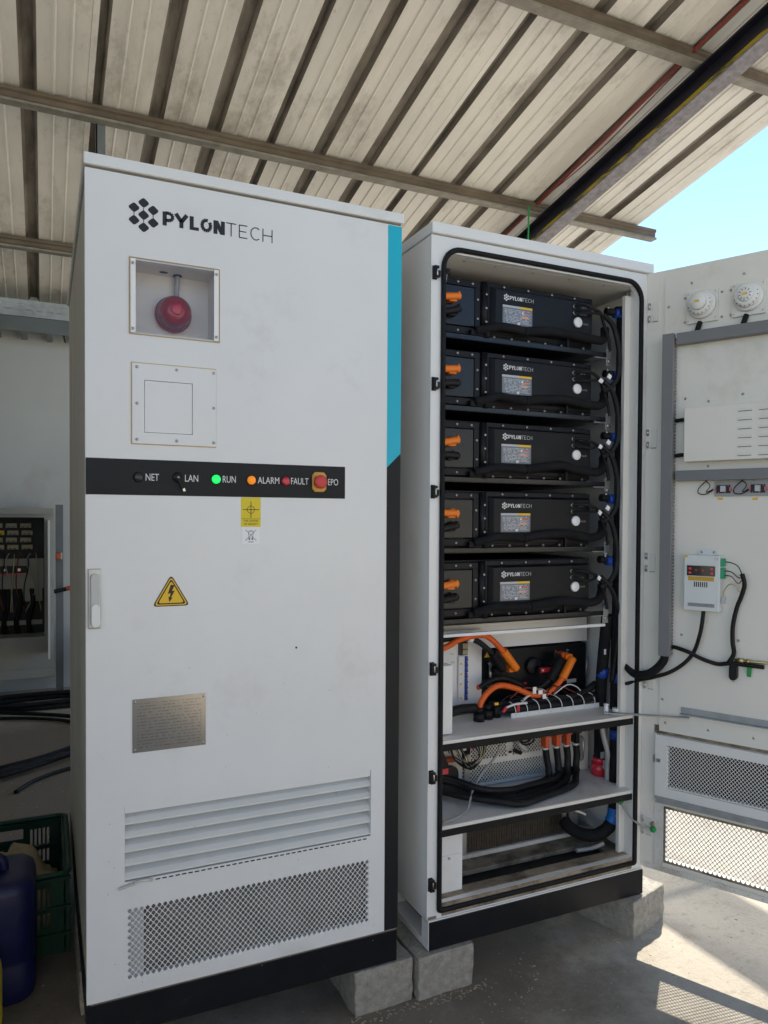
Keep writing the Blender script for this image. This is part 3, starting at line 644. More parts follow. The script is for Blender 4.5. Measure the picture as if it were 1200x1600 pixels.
# louvre
P(FRONT, 'white', lambda m: m.box(.087, .733, .5385, .5555, -.020, -.002), 'louvre_rail', cab)
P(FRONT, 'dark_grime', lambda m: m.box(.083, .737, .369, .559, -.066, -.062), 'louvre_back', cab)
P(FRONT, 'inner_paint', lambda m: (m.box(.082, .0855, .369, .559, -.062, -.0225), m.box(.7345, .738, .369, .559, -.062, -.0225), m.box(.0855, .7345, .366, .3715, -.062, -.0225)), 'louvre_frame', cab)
for k in range(5):
    wt = .540-k*.0337; ring = [(wt+.004, -.050), (wt-.004, -.031), (wt-.016, -.013), (wt-.0260, -.0040), (wt-.0300, -.0035), (wt-.0305, -.0060), (wt-.0255, -.0075), (wt-.017, -.0165), (wt-.006, -.034), (wt+.0025, -.051)]
    mb = MB().use('louvre_paint'); n = len(ring)
    mb.add([(.0858, a, b) for a, b in ring]+[(.7342, a, b) for a, b in ring], [(i, n+i, n+(i+1) % n, (i+1) % n) for i in range(n)]+[list(range(n)), [n+i for i in range(n)][::-1]])
    build(mb, 'louvre_slat', None, cab)
mb = MB().use('print_black')
for k in range(36):
    u = .158+k*.0158; mb.box(u, u+.0105, .3645, .3675, .0001, .0007)
build(mb, 'drain_slots', None, door)
mb = MB().use('white_dirty'); mb.tube([(.072, .360, .004), (.10, .366, .006), (.125, .3715, .006), (.150, .368, .005)], .0035, 6); mb.tube([(.106, .368, .008), (.112, .376, .008)], .002, 6)
build(mb, 'cable_tie_scrap', label='frayed off-white cord end stuck below the louvre of the closed cabinet', cat='cord')
# perforated panel with a filter behind
P(FRONT, 'white', lambda m: m.perf(.0905, .7305, .1295, .3075, 0.01385, .00848, .915, -.0026, -.0012, .85), 'perforated_panel', cab)
P(FRONT, 'filter_grey', lambda m: m.box(.086, .735, .126, .311, -.026, -.0225), 'filter', cab)
P(FRONT, 'inner_grey', lambda m: m.box(.0925, .132, .127, .310, -.0222, -.016), 'filter_frame', cab)
P(FRONT, 'print_black', lambda m: m.disc(.516, .912, .0028, .0002, .0012, 8), 'paint_chip', door)
for u, w_ in [(.24, .88), (.61, .79), (.33, .62), (.052, .52), (.05, .43)]+[(random.uniform(.02, .76), random.uniform(.1, .9)**1.3) for _ in range(26)]: P(FRONT, 'print_grey', lambda m: m.disc(u, w_, .0012, .0002, .0006, 6), 'paint_speck', door)
P(FRONT, 'seam', lambda m: m.box(.008, W1-.004, .0885, .0935, -.03, -.003), 'sill_seal', cab)

# ------------------------------------------------------------------ open cabinet (right)
XL, XR = .919, 1.736; FT = -.012            # left and right side, front plane t
oc = root('battery_cabinet', ((XL+XR)/2, DEPTH/2, 0), 'open white battery cabinet with five black modules and its door swung right', 'cabinet')
P(FRONT, 'white', lambda m: (m.box(XL, XL+.006, .085, 2.066, -DEPTH, FT-.02), m.box(XR-.006, XR, .085, 2.066, -DEPTH, FT-.02)), 'side_panel', oc)
P(FRONT, 'inner_paint', lambda m: m.box(XL+.006, XR-.006, .085, 2.066, -DEPTH, -DEPTH+.006), 'back_panel', oc)
P(FRONT, 'inner_paint', lambda m: m.box(XL+.006, XR-.006, 2.022, 2.028, -DEPTH+.006, FT-.025), 'ceiling_panel', oc)
P(FRONT, 'white', lambda m: m.box(XL-.004, XR+.012, 2.0685, 2.100, -DEPTH-.01, FT+.012), 'lid', oc, bevel=.003)
P(FRONT, 'white', lambda m: m.sheet(XL, XR, .085, 2.0665, [(.966, 1.694, .128, 2.022)], FT-.02, FT), 'front_frame', oc, bevel=.002)
P(FRONT, 'inner_paint', lambda m: (m.box(.9605, .9655, .128, 2.022, -.075, FT-.0202), m.box(1.6945, 1.6995, .128, 2.022, -.050, FT-.0202), m.box(1.672, 1.6945, .128, 2.0, -.064, -.050), m.box(1.7005, 1.7295, .1, 2.02, -.075, -.071)), 'frame_return', oc)
for sx_, cx_ in ((1, .966), (-1, 1.694)):
    P(FRONT, 'white', lambda m: m.prism([(cx_, 2.0215), (cx_+sx_*.022, 2.0215), (cx_, 1.999)], FT-.018, FT-.004), 'corner_gusset', oc)
# black rubber seal round the opening
def rrect(u0, u1, w0, w1, r, n=6):
    out = []
    for cu, cw, a0 in ((u1-r, w1-r, 0), (u0+r, w1-r, 90), (u0+r, w0+r, 180), (u1-r, w0+r, 270)):
        out += [(cu+r*math.cos(R(a0+90*k/n)), cw+r*math.sin(R(a0+90*k/n))) for k in range(n+1)]
    return out
def rrect2(u0, u1, w0, w1, rt_, rb_, n=7):
    out = []
    for cu, cw, a0, r in ((u1-rt_, w1-rt_, 0, rt_), (u0+rt_, w1-rt_, 90, rt_), (u0+rb_, w0+rb_, 180, rb_), (u1-rb_, w0+rb_, 270, rb_)):
        out += [(cu+r*math.cos(R(a0+90*k/n)), cw+r*math.sin(R(a0+90*k/n))) for k in range(n+1)]
    return out
P(FRONT, 'grubby', lambda m: (m.box(.968, 1.693, .089, .1275, FT+.0004, FT+.0016), m.box(.922, .95, .086, .094, FT+.0004, FT+.0014)), 'sill_grime', oc)
P(FRONT, 'rubber', lambda m: m.tube([(u, w_, FT+.004) for u, w_ in rrect2(.9575, 1.7025, .108, 2.034, .058, .006)], .0078, 8, 1, True), 'door_seal', oc)
# shelves, lips and their seals
def shelf(z, name, lipm):
    sh = P(FRONT, 'inner_paint', lambda m: (m.box(.9665, 1.7285, z-.004, z, -.30, -.040), m.box(.9665, 1.694, z-.010, z-.0005, -.0395, FT-.004)), name, oc)
    P(FRONT, 'rubber', lambda m: m.box(.9640, 1.6960, z-.030, z-.0105, -.030, FT-.001), 'shelf_seal', sh); return sh
shelf(.603, 'shelf', 'white'); shelf(.350, 'shelf', 'white_dirty')
P(FRONT, 'white_dirty', lambda m: m.box(.9665, 1.694, .3503, .3515, -.24, -.016), 'shelf_dust', oc)
P(FRONT, 'white', lambda m: (m.box(.9665, 1.64, .893, .902, -.105, -.092), m.box(.9665, 1.705, .815, .90, -.27, -.262)), 'cross_member', oc)
P(FRONT, 'grubby', lambda m: (m.box(.9665, 1.694, .104, .130, -.075, -.030), m.box(.9665, 1.729, .104, .120, -.27, -.165), m.box(1.66, 1.729, .104, .119, -.165, -.075)), 'sill', oc, bevel=.002)
P(FRONT, 'dark_grime', lambda m: m.box(.96, 1.7295, .090, .0955, -.30, -.03), 'floor_pan', oc)
# plinth
P(FRONT, 'black_paint', lambda m: m.box(XL+.003, XR-.001, 0, .081, -.05, FT+.010), 'plinth', oc, bevel=.0015)
P(FRONT, 'white', lambda m: (m.box(XL+.001, XL+.0035, 0, .084, -.045, FT+.008), m.box(XL+.001, XL+.05, 0, .084, -.30, -.25), m.box(XL+.001, XL+.05, 0, .02, -.25, -.05), m.box(XL+.001, XR-.001, .0812, .0848, -DEPTH, FT+.006), m.box(XR-.05, XR-.001, 0, .081, -DEPTH, -.05), m.box(XL+.001, XL+.05, 0, .081, -DEPTH, -.30)), 'plinth_side', oc)
# latch keepers on the left edge
for z in (1.958, 1.641, 1.332, .820, .505, .190):
    mb = MB().use('black_plastic'); mb.box(.922, .936, z-.0195, z+.0195, FT, FT+.003); mb.box(.9225, .927, z-.017, z+.017, FT+.003, FT+.016); mb.box(.927, .937, z+.010, z+.017, FT+.003, FT+.016)
    mb.box(.927, .937, z-.017, z-.010, FT+.003, FT+.016); mb.use('steel'); mb.tube([(.933, z-.010, FT+.011), (.933, z+.010, FT+.011)], .0025, 8, 1); mb.use('black_plastic'); mb.box(.9365, .945, z-.012, z+.006, FT, FT+.010)
    build(mb, 'latch_keeper', None, oc, bevel=.0008)
# ------------- the swung-open door
DHOLES = [(.068, .725, .131, .308), (.075, .725, .378, .521)]
dw = P(DOOR, 'door_cream', lambda m: m.sheet(-.0125, .790, .094, 2.068, DHOLES, -.024, 0), 'door', oc)
P(DOOR, 'door_cream', lambda m: m.sheet(.046, .760, .560, 2.030, [], .0002, .0035), 'inner_sheet', dw, bevel=.001)
P(DOOR, 'white_dirty', lambda m: (m.box(.002, .790, .0945, .112, .0002, .004), m.box(.034, .064, .112, .322, .0002, .003)), 'bottom_return', dw)
P(DOOR, 'white', lambda m: m.perf(.0665, .7265, .1295, .3095, .01385, .00848, .845, -.0024, -.0012, .88), 'perforated_panel', dw)
P(DOOR, 'grubby', lambda m: m.sheet(.0635, .7295, .1265, .3125, [(.0705, .7225, .1335, .3055)], .0002, .0022), 'vent_surround', dw)
P(DOOR, 'white', lambda m: m.sheet(.040, .765, .349, .550, [(.0755, .7245, .379, .520)], .0003, .020), 'filter_frame', dw, bevel=.002)
P(DOOR, 'black_plastic', lambda m: m.box(.070, .730, .374, .525, -.020, -.014), 'filter', dw)
P(DOOR, 'white', lambda m: m.perf(.0750, .7250, .3785, .5205, .0112, .0066, .83, .006, .0072, .95), 'expanded_mesh', dw)
P(DOOR, 'grubby', lambda m: m.box(.030, .770, .5505, .578, .0002, .0018), 'dirt_line', dw)
P(DOOR, 'galv', lambda m: (m.box(.040, .765, .3405, .3485, .0003, .024), m.box(.040, .765, .3225, .3402, .0003, .010)), 'filter_rail', dw)
P(DOOR, 'steel', lambda m: (m.box(.030, .048, .455, .478, .001, .012), m.box(.046, .058, .462, .472, .0205, .026)), 'filter_latch', dw)
P(DOOR, 'galv', lambda m: (m.box(.116, .760, .6315, .6505, .004, .007), m.box(.116, .760, .6285, .6312, .004, .022)), 'stay_channel', dw)
for u, z in ((.131, 2.010), (.059, 1.946), (.285, 2.008), (.116, 1.644), (.287, 1.642), (.187, 1.629), (.188, 1.425), (.114, .885), (.285, .884), (.056, .665)): screw(dw, u, z, .0036, .0042, DOOR, m='zinc')
for u, z in ((.066, .590), (.200, .590), (.332, .590)): screw(dw, u, z, .0004, .0055, DOOR)
for k in range(10): screw(dw, .045+k*.04, .103, .0042, .0022, DOOR)
for z in (1.938, 1.523, 1.114, .724, .235):
    mb = MB(FRONT).use('steel'); mb.tube([(XR-.003, z-.031, FT+.008), (XR-.003, z-.010, FT+.008)], .0045, 10, 1); mb.tube([(XR-.003, z+.010, FT+.008), (XR-.003, z+.031, FT+.008)], .0045, 10, 1)
    mb.fr = DOOR; mb.use('inner_paint' if z > .3 else 'white_dirty'); mb.box(.006, .026, z-.030, z+.030, .0004, .003); mb.use('grubby'); mb.box(.006, .024, z-.0325, z-.0302, .0004, .0016); build(mb, 'hinge', None, oc)
# cable ducts on the door
dk = P(DOOR, 'duct_grey', lambda m: m.box(.054, .089, .815, 1.850, .026, .046), 'cable_duct', dw, bevel=.001)
mb = MB(DOOR).use('sticker_grey'); mb.box(.0565, .0575, .815, 1.848, .004, .026)
for k in range(94):
    z = .818+k*.0109; mb.use('duct_grey'); mb.box(.0858, .0870, z, z+.0062, .004, .026)
build(mb, 'duct_fingers', None, dw)
P(DOOR, 'duct_grey', lambda m: m.box(.095, .760, 1.814, 1.850, .004, .036), 'cable_duct', dw, bevel=.001)
P(DOOR, 'duct_grey', lambda m: m.box(.098, .760, 1.379, 1.412, .004, .036), 'cable_duct', dw, bevel=.001)
P(DOOR, 'red_plastic', lambda m: m.box(.088, .098, 1.817, 1.824, .022, .030), 'duct_clip', dw)
# cover box with louvre slits
cb = P(DOOR, 'door_cream', lambda m: m.box(.125, .620, 1.439, 1.608, .004, .045), 'cover_box', dw, bevel=.002)
for c in range(3):
    for k in range(6):
        u = .283+c*.058; z = 1.588-k*.0268
        mb = MB(DOOR).use('inner_paint'); mb.prism([(u, z-.003), (u+.040, z-.003), (u+.038, z+.005), (u+.002, z+.005)], .0452, .0475); mb.use('print_black'); mb.box(u+.001, u+.039, z-.0045, z-.003, .0452, .0468); build(mb, 'slit', None, cb)
mb = MB(DOOR).use('rubber'); mb.tube([(.090, 1.574, .014), (.110, 1.575, .018), (.128, 1.573, .016)], .006, 8); build(mb, 'cover_lead', None, dw)
mb = MB(DOOR).use('rubber'); mb.tube([(.090, 1.462, .014), (.110, 1.463, .018), (.128, 1.462, .016)], .006, 8); build(mb, 'cover_lead', None, dw)
# smoke and heat detectors
def detector(u, z, lab, heat):
    p = DOOR(u, z, .004); r_ = root('smoke_detector', tuple(p), lab, 'detector', 'round detectors on the open door')
    P(DOOR, 'inner_paint', lambda m: m.box(u-.048, u+.047, z-.054, z+.046, .0038, .012), 'mounting_plate', r_, bevel=.0015)
    P(DOOR, 'detector', lambda m: m.lathe(u, z, [(.043, .012), (.043, .022), (.041, .026)], 36), 'base', r_)
    P(DOOR, 'detector', lambda m: m.lathe(u-.002, z+.002, [(.036, .026), (.036, .036), (.030, .041), (.024, .043)], 36), 'body', r_)
    mb = MB(DOOR)
    if heat:
        mb.use('detector'); mb.lathe(u-.002, z+.002, [(.022, .043), (.021, .048), (.018, .050)], 28); mb.use('duct_grey')
        for k in range(10):
            a = k*math.pi/5+.2; c_, s_ = math.cos(a), math.sin(a)
            mb.stroke([(u-.002+.012*c_, z+.002+.012*s_), (u-.002+.019*c_, z+.002+.019*s_)], .0022, .0495, .0505)
    else: mb.use('detector'); mb.lathe(u-.002, z+.002, [(.024, .043), (.024, .056), (.021, .060)], 28)
    build(mb, 'sensor_cap', None, r_)
    P(DOOR, 'print_black', lambda m: [m.disc(u-.002+.033*math.cos(a), z+.002+.033*math.sin(a), .0016, .0375, .0395, 8) for a in [R(200)+k*R(22) for k in range(9)]], 'inlet_holes', r_)
    tt = .0505 if heat else .0602
    P(DOOR, 'warn_yellow', lambda m: m.box(u-.009, u+.005, z-.001, z+.006, tt, tt+.0006), 'tag', r_)
    for a, b in ((-.042, -.046), (.040, -.044), (.040, .038), (-.042, .040)): screw(r_, u+a, z+b, .012, .0022, DOOR)
    mb = MB(DOOR).use('rubber'); mb.tube([(u-.006, z-.052, .010), (u-.010, z-.070, .016), (u-.016, z-.092, .018)], .008, 8); build(mb, 'lead', None, r_)
detector(.165, 1.932, 'white smoke detector with a plain raised cap, nearer the hinge of the open door', False)
detector(.300, 1.932, 'white heat detector with a ribbed round cap, farther from the hinge', True)
for u, z in ((.111, 1.965), (.111, 1.888), (.222, 1.965), (.222, 1.888), (.248, 1.965), (.248, 1.888)): screw(dw, u, z, .0036, .004, DOOR, m='zinc')
# relay boards
rb = root('relay_board', tuple(DOOR(.36, 1.33, .004)), 'grey strip carrying small relay boards below the cable duct on the door', 'relay board')
P(DOOR, 'relay_grey', lambda m: m.box(.210, .760, 1.329, 1.376, .004, .010), 'backing', rb)
for u in (.236, .334, .432):
    P(DOOR, 'print_black', lambda m: (m.box(u-.020, u+.020, 1.339, 1.364, .010, .013), m.use('sticker_grey'), m.box(u-.006, u+.008, 1.343, 1.361, .013, .024), m.use('red_plastic'), m.box(u-.023, u-.019, 1.346, 1.357, .010, .019), m.box(u+.019, u+.024, 1.346, 1.357, .010, .019)), 'relay', rb)
    for q in range(4): screw(rb, u-.014+.0095*q, 1.341+.02*(q % 2), .013, .0016, DOOR)
for u in (.180, .285, .383):
    mb = MB(DOOR).use('cable_black'); mb.tube([(u+.010, 1.379, .020), (u-.012, 1.358, .022), (u-.016, 1.340, .020), (u+.004, 1.336, .018), (u+.026, 1.348, .016)], .0016, 6); mb.tube([(u+.004, 1.379, .020), (u+.020, 1.362, .024), (u+.008, 1.342, .022), (u+.028, 1.352, .016)], .0014, 6); build(mb, 'wire_loop', None, rb)
P(DOOR, 'green_wire', lambda m: (m.use('warn_yellow'), m.box(.218, .233, 1.318, 1.325, .0036, .0042), m.box(.318, .333, 1.317, 1.324, .0036, .0042)), 'tag', rb)
# small controller
ct = root('controller', tuple(DOOR(.183, .97, .004)), 'small pale controller box with a red display, screwed to the open door', 'controller')
P(DOOR, 'ctrl_white', lambda m: m.box(.129, .236, .970, 1.145, .006, .038), 'housing', ct, bevel=.002)
P(DOOR, 'ctrl_white', lambda m: m.box(.165, .219, 1.1452, 1.162, .006, .009), 'mounting_tab', ct); 
for u in (.174, .211): screw(ct, u, 1.154, .009, .004, DOOR, m='zinc')
dp = P(DOOR, 'display', lambda m: m.box(.139, .223, 1.080, 1.112, .0382, .041), 'display', ct)
P(DOOR, 'red_led', lambda m: [m.box(u, u+.007, z, z+.006, .041, .0415) for u, z in ((.145, 1.099), (.145, 1.086), (.210, 1.100), (.210, 1.086))], 'button', dp)
P(DOOR, 'red_led', lambda m: (m.box(.164, .170, 1.097, 1.099, .041, .0413), m.box(.186, .188, 1.094, 1.100, .041, .0413)), 'digit', dp)
P(DOOR, 'amber_strip', lambda m: m.box(.142, .220, 1.0645, 1.0775, .0382, .0386), 'amber_label', ct)
P(DOOR, 'print_black', lambda m: [m.box(.160+k*.0062, .1632+k*.0062, 1.045, 1.061, .0382, .0386) for k in range(7)], 'vent_slots', ct)
P(DOOR, 'foot_print', lambda m: m.box(.142, .222, .983, .994, .0381, .0384), 'foot_print', ct)
P(DOOR, 'warn_yellow', lambda m: m.box(.130, .141, 1.137, 1.1435, .0382, .0385), 'corner_tag', ct)
mb = MB(DOOR).use('print_grey'); mb.text('CE', .219, 1.131, .011, .0384, .0001); build(mb, 'mark', None, ct)
for z0_, z1_ in ((1.112, 1.136), (1.074, 1.106)): P(DOOR, 'term_green', lambda m: m.box(.2362, .247, z0_, z1_, .012, .032), 'terminal', ct)
for k, z in enumerate((1.126, 1.098, 1.084)):
    mb = MB(DOOR).use(('cable_black', 'cable_black', 'rust_wire')[k]); mb.tube([(.247, z, .022), (.268, z-.002, .03), (.288, z-.014-.004*k, .030), (.300, 1.080, .026)], .0016, 6); build(mb, 'lead', None, ct)
mb = MB(DOOR).use('brass'); mb.tube([(.243, 1.010, .020), (.246, 1.036, .024), (.262, 1.058, .026), (.280, 1.052, .024), (.288, 1.036, .022)], .0018, 6); mb.use('sticker_grey'); mb.box(.239, .246, .995, 1.018, .012, .024); build(mb, 'lead', None, ct)
# door cables
def cable(pts, r, m_, lab, fr=FRONT, n=10, name='cable', cat='cable', group=None, sub=6):
    mb = MB(fr).use(m_); mb.tube(pts, r, n, sub); return build(mb, name, label=lab, cat=cat, group=group)
cable([(.186, .972, .022), (.184, .930, .030), (.177, .890, .030), (.158, .836, .022), (.128, .795, .024), (.085, .762, .030), (.035, .740, .035), (-.01, .724, .030), (-.06, .702, .016), (-.085, .694, -.03)], .0062, 'cable_black', 'black cable running from the underside of the controller into the open cabinet', DOOR)
cable([(.078, .842, .016), (.100, .844, .022), (.146, .834, .028), (.172, .822, .026), (.198, .812, .020), (.230, .806, .018), (.262, .812, .018), (.300, .813, .016), (.360, .812, .014)], .0066, 'cable_black', 'black sleeved cable leaving the bottom of the grey duct to the right', DOOR)
cable([(.297, 1.092, .026), (.304, 1.060, .024), (.296, 1.025, .022), (.282, .985, .020), (.272, .930, .020), (.272, .880, .020), (.276, .845, .020), (.262, .816, .020)], .0068, 'cable_black', 'black taped wiring loom dropping from the controller terminals', DOOR)
cable([(.071, .830, .030), (.068, .800, .034), (.045, .768, .040), (.015, .748, .042), (-.022, .742, .034), (-.050, .752, .018), (-.075, .769, -.012), (-.09, .776, -.05)], .0135, 'foam', 'thick braided black loom bridging from door duct to cabinet', DOOR, 12)
mb = MB(DOOR).use('black_plastic'); mb.prism(caps(.275, .762, .812, .0115), .006, .026); mb.use('steel'); mb.tube([(.275, .764, .016), (.275, .757, .016)], .004, 8, 1)
build(mb, 'plug', label='black plastic plug hanging under the cable junction on the door', cat='plug')
sr = root('stay_lock', tuple(DOOR(.33, .82, .01)), 'brass lock rod with a green tag on the open door', 'lock rod')
P(DOOR, 'brass', lambda m: (m.tube([(.277, .824, .014), (.330, .825, .014), (.460, .829, .014)], .005, 10, 1), m.tube([(.286, .8245, .014), (.302, .825, .014)], .0075, 10, 1), m.tube([(.312, .825, .014), (.318, .825, .014)], .007, 10, 1)), 'rod', sr)
P(DOOR, 'green_wire', lambda m: m.prism([(.312, .812), (.327, .813), (.324, .777), (.312, .778)], .014, .0155), 'green_tag', sr)
# door stay between shelf and door channel
st = root('door_stay', (1.72, -.02, .60), 'grey steel stay bar holding the open door at shelf height', 'stay bar')
pa, pb = FRONT(1.610, .611, -.055), DOOR(.145, .622, .018)
mb = MB(XYZ).use('galv'); d_ = (pb-pa).normalized(); s_ = Vector((0, 0, 1)).cross(d_).normalized()*.009; hz = Vector((0, 0, .0018))
mb.add([tuple(q) for q in (pa-s_-hz, pb-s_-hz, pb+s_-hz, pa+s_-hz, pa-s_+hz, pb-s_+hz, pb+s_+hz, pa+s_+hz)], [(3, 2, 1, 0), (4, 5, 6, 7), (0, 1, 5, 4), (1, 2, 6, 5), (2, 3, 7, 6), (3, 0, 4, 7)]); build(mb, 'bar', None, st)
P(FRONT, 'valve_white', lambda m: (m.tube([(1.622, .603, -.062), (1.622, .632, -.062)], .007, 10, 1), m.tube([(1.622, .6315, -.062), (1.622, .638, -.062)], .0085, 6, 1)), 'pivot_bolt', st)
P(FRONT, 'valve_white', lambda m: m.tube([(1.672, .604, -.070), (1.672, .616, -.070)], .014, 6, 1), 'nut', st)
# earth wire with green lugs
ew = root('earth_strap', tuple(FRONT(1.69, .25, 0)), 'short grey earth wire with green lugs joining cabinet and door near the floor', 'wire')
P(FRONT, 'grey_cable', lambda m: m.tube([tuple(FRONT(1.678, .300, -.045)*1) and (1.678, .300, -.045), (1.690, .262, -.02), (1.712, .238, .012), (1.735, .229, .020), (1.752, .232, .028)], .0038, 8), 'wire', ew)
P(FRONT, 'green_wire', lambda m: m.disc(1.678, .305, .012, -.052, -.046, 14), 'lug', ew); P(DOOR, 'green_wire', lambda m: (m.lathe(.032, .228, [(.010, .001), (.010, .010), (.006, .013)], 14), m.use('grubby'), m.lathe(.030, .246, [(.007, .001), (.007, .012)], 6)), 'lug', ew)

# ------------------------------------------------------------------ five battery modules
MZ0, MPITCH = 1.800, .217
ORD = ('top', 'second', 'third', 'fourth', 'lowest')
MLAB = ['battery module at the top of the open cabinet, just under its ceiling', 'battery module second from the top in the open cabinet', 'battery module third from the top, middle of the open cabinet stack', 'battery module fourth from the top, above the lowest one', 'lowest battery module, just above the orange cables']
def make_module():
    r_ = root('battery_module', (1.30, .12, MZ0), MLAB[0], 'battery module', 'black battery modules stacked in the open cabinet')
    z = MZ0; ML, MR = .972, 1.583; T = -.10
    P(FRONT, 'module', lambda m: (m.box(ML, MR, z+.012, z+.194, -.95, T-.028), m.box(ML, MR, z+.020, z+.188, T-.028, T-.014)), 'body', r_, bevel=.002)
    P(FRONT, 'module_plate', lambda m: (m.box(ML, MR+.045, z, z+.003, -.95, T+.012), m.box(ML, MR+.045, z, z+.015, T+.0095, T+.012)), 'tray', r_)
    P(FRONT, 'module', lambda m: (m.box(ML, 1.1415, z+.168, z+.186, T-.014, T-.004), m.box(1.1225, 1.1415, z+.024, z+.168, T-.014, T-.004), m.box(ML, 1.1225, z+.022, z+.043, T-.014, T-.004)), 'terminal_frame', r_, bevel=.001)
    P(FRONT, 'module_plate', lambda m: m.box(ML, 1.1195, z+.0455, z+.1655, T-.014, T-.001), 'terminal_cover', r_, bevel=.003)
    P(FRONT, 'module', lambda m: (m.tube([(1.155, z+.020, T-.006), (1.155, z+.188, T-.006)], .0125, 12, 1)), 'pillar', r_)
    # front cover: flange and a raised face with sloping sides
    fl = [(1.168, z+.028), (MR-.002, z+.028), (MR-.002, z+.191), (1.168, z+.191)]; f1 = [(1.190, z+.052), (1.566, z+.052), (1.566, z+.170), (1.190, z+.170)]
    f0 = [(1.176, z+.040), (1.574, z+.040), (1.574, z+.176), (1.176, z+.176)]
    mb = MB().use('module'); mb.loft([[(a, b, T-.014) for a, b in fl], [(a, b, T-.008) for a, b in fl], [(a, b, T-.0079) for a, b in f0], [(a, b, T+.010) for a, b in f1]]); build(mb, 'front_cover', None, r_, bevel=.0015)
    mb = MB().use('print_white'); logo_mark(mb, 1.2275, z+.1475, .0225, T+.0102, T+.0106); logo_words(mb, 1.2395, 1.331, z+.1415, z+.1535, 1.288, T+.0102, T+.0106, .22); build(mb, 'logo', None, r_)
    lb = P(FRONT, 'label_print', lambda m: m.box(1.214, 1.326, z+.0645, z+.1175, T+.0102, T+.0107), 'rating_label', r_)
    P(FRONT, 'sticker_grey', lambda m: m.box(1.2141, 1.278, z+.1176, z+.124, T+.0102, T+.0108), 'label_head', lb); P(FRONT, 'warn_yellow', lambda m: m.box(1.2782, 1.3259, z+.1176, z+.124, T+.0102, T+.0108), 'label_head', lb)
    mb = MB()
    mb.use('print_white'); mb.disc(1.2895, z+.1055, .0035, T+.0107, T+.0110, 10); mb.use('red_button'); [mb.disc(1.2985+.008*k, z+.1055, .0030, T+.0107, T+.0110, 10) for k in range(3)]
    mb.use('orange_lamp'); [mb.prism([(1.286+.009*k, z+.0885), (1.293+.009*k, z+.0885), (1.2895+.009*k, z+.0945)], T+.0107, T+.0110) for k in range(3)]; mb.use('print_grey'); [mb.box(1.287+.009*k, 1.293+.009*k, z+.0715, z+.0775, T+.0107, T+.0110) for k in range(3)]; mb.use('print_white'); mb.box(1.270, 1.2785, z+.0665, z+.0745, T+.0107, T+.0110)
    build(mb, 'pictograms', None, lb)
    P(FRONT, 'valve_white', lambda m: m.lathe(1.505, z+.1005, [(.0165, T+.010), (.0165, T+.016), (.0150, T+.018)], 28), 'valve_cap', r_)
    mb = MB().use('print_grey'); mb.text('VALVE', 1.528, z+.0965, .0075, T+.0103, .0001); mb.text('LINK OUT', 1.515, z+.1265, .0066, T+.0103, .0001); mb.text('LINK IN', 1.519, z+.149, .0066, T+.0103, .0001); build(mb, 'lettering', None, r_)
    for zz in (.131, .152):
        mb = MB().use('steel'); mb.lathe(1.4935, z+zz, [(.0068, T+.010), (.0068, T+.014)], 14); mb.use('black_plastic'); mb.lathe(1.4935, z+zz, [(.0050, T+.0140), (.0050, T+.0146)], 12); build(mb, 'data_port', None, r_)
    def bolt(u, w_, t): screw(r_, u, w_, t, .0042, name='bolt')
    for u in (1.061, 1.113): bolt(u, z+.178, T-.004)
    for u in (1.230, 1.322, 1.415, 1.507): bolt(u, z+.1835, T-.007)
    for w_ in (.149, .107, .0645): bolt(1.1575, z+w_, T+.005)
    for w_ in (.132, .073): bolt(1.132, z+w_, T-.004)
    for u in (1.061, 1.112): bolt(u, z+.031, T-.004)
    for u in (1.19, 1.255, 1.32, 1.385, 1.45, 1.54): bolt(u, z+.0215, T+.0)
    P(FRONT, 'rubber', lambda m: (m.tube([(1.155, z+.014, T+.014), (1.155, z+.050, T+.014)], .010, 10, 1), m.box(1.10, 1.145, z+.018, z+.034, T-.003, T+.012)), 'hose_elbow', r_)
    P(FRONT, 'module', lambda m: m.box(1.462, 1.470, z+.014, z+.044, T+.004, T+.014), 'hose_clip', r_)
    # steel retaining bracket at the right
    bk = P(FRONT, 'zinc', lambda m: (m.box(1.632, 1.655, z-.028, z+.040, T+.002, T+.005), m.box(1.585, 1.632, z-.0035, z-.0005, T-.05, T+.004)), 'bracket', r_)
    for w_ in (.026, -.012): screw(bk, 1.643, z+w_, T+.005, .0075, m='zinc')
    return r_
mod0 = make_module()
def copy_tree(o, parent=None):
    c = o.copy(); col.objects.link(c); c.parent = parent
    for ch in list(o.children): copy_tree(ch, c)
    return c
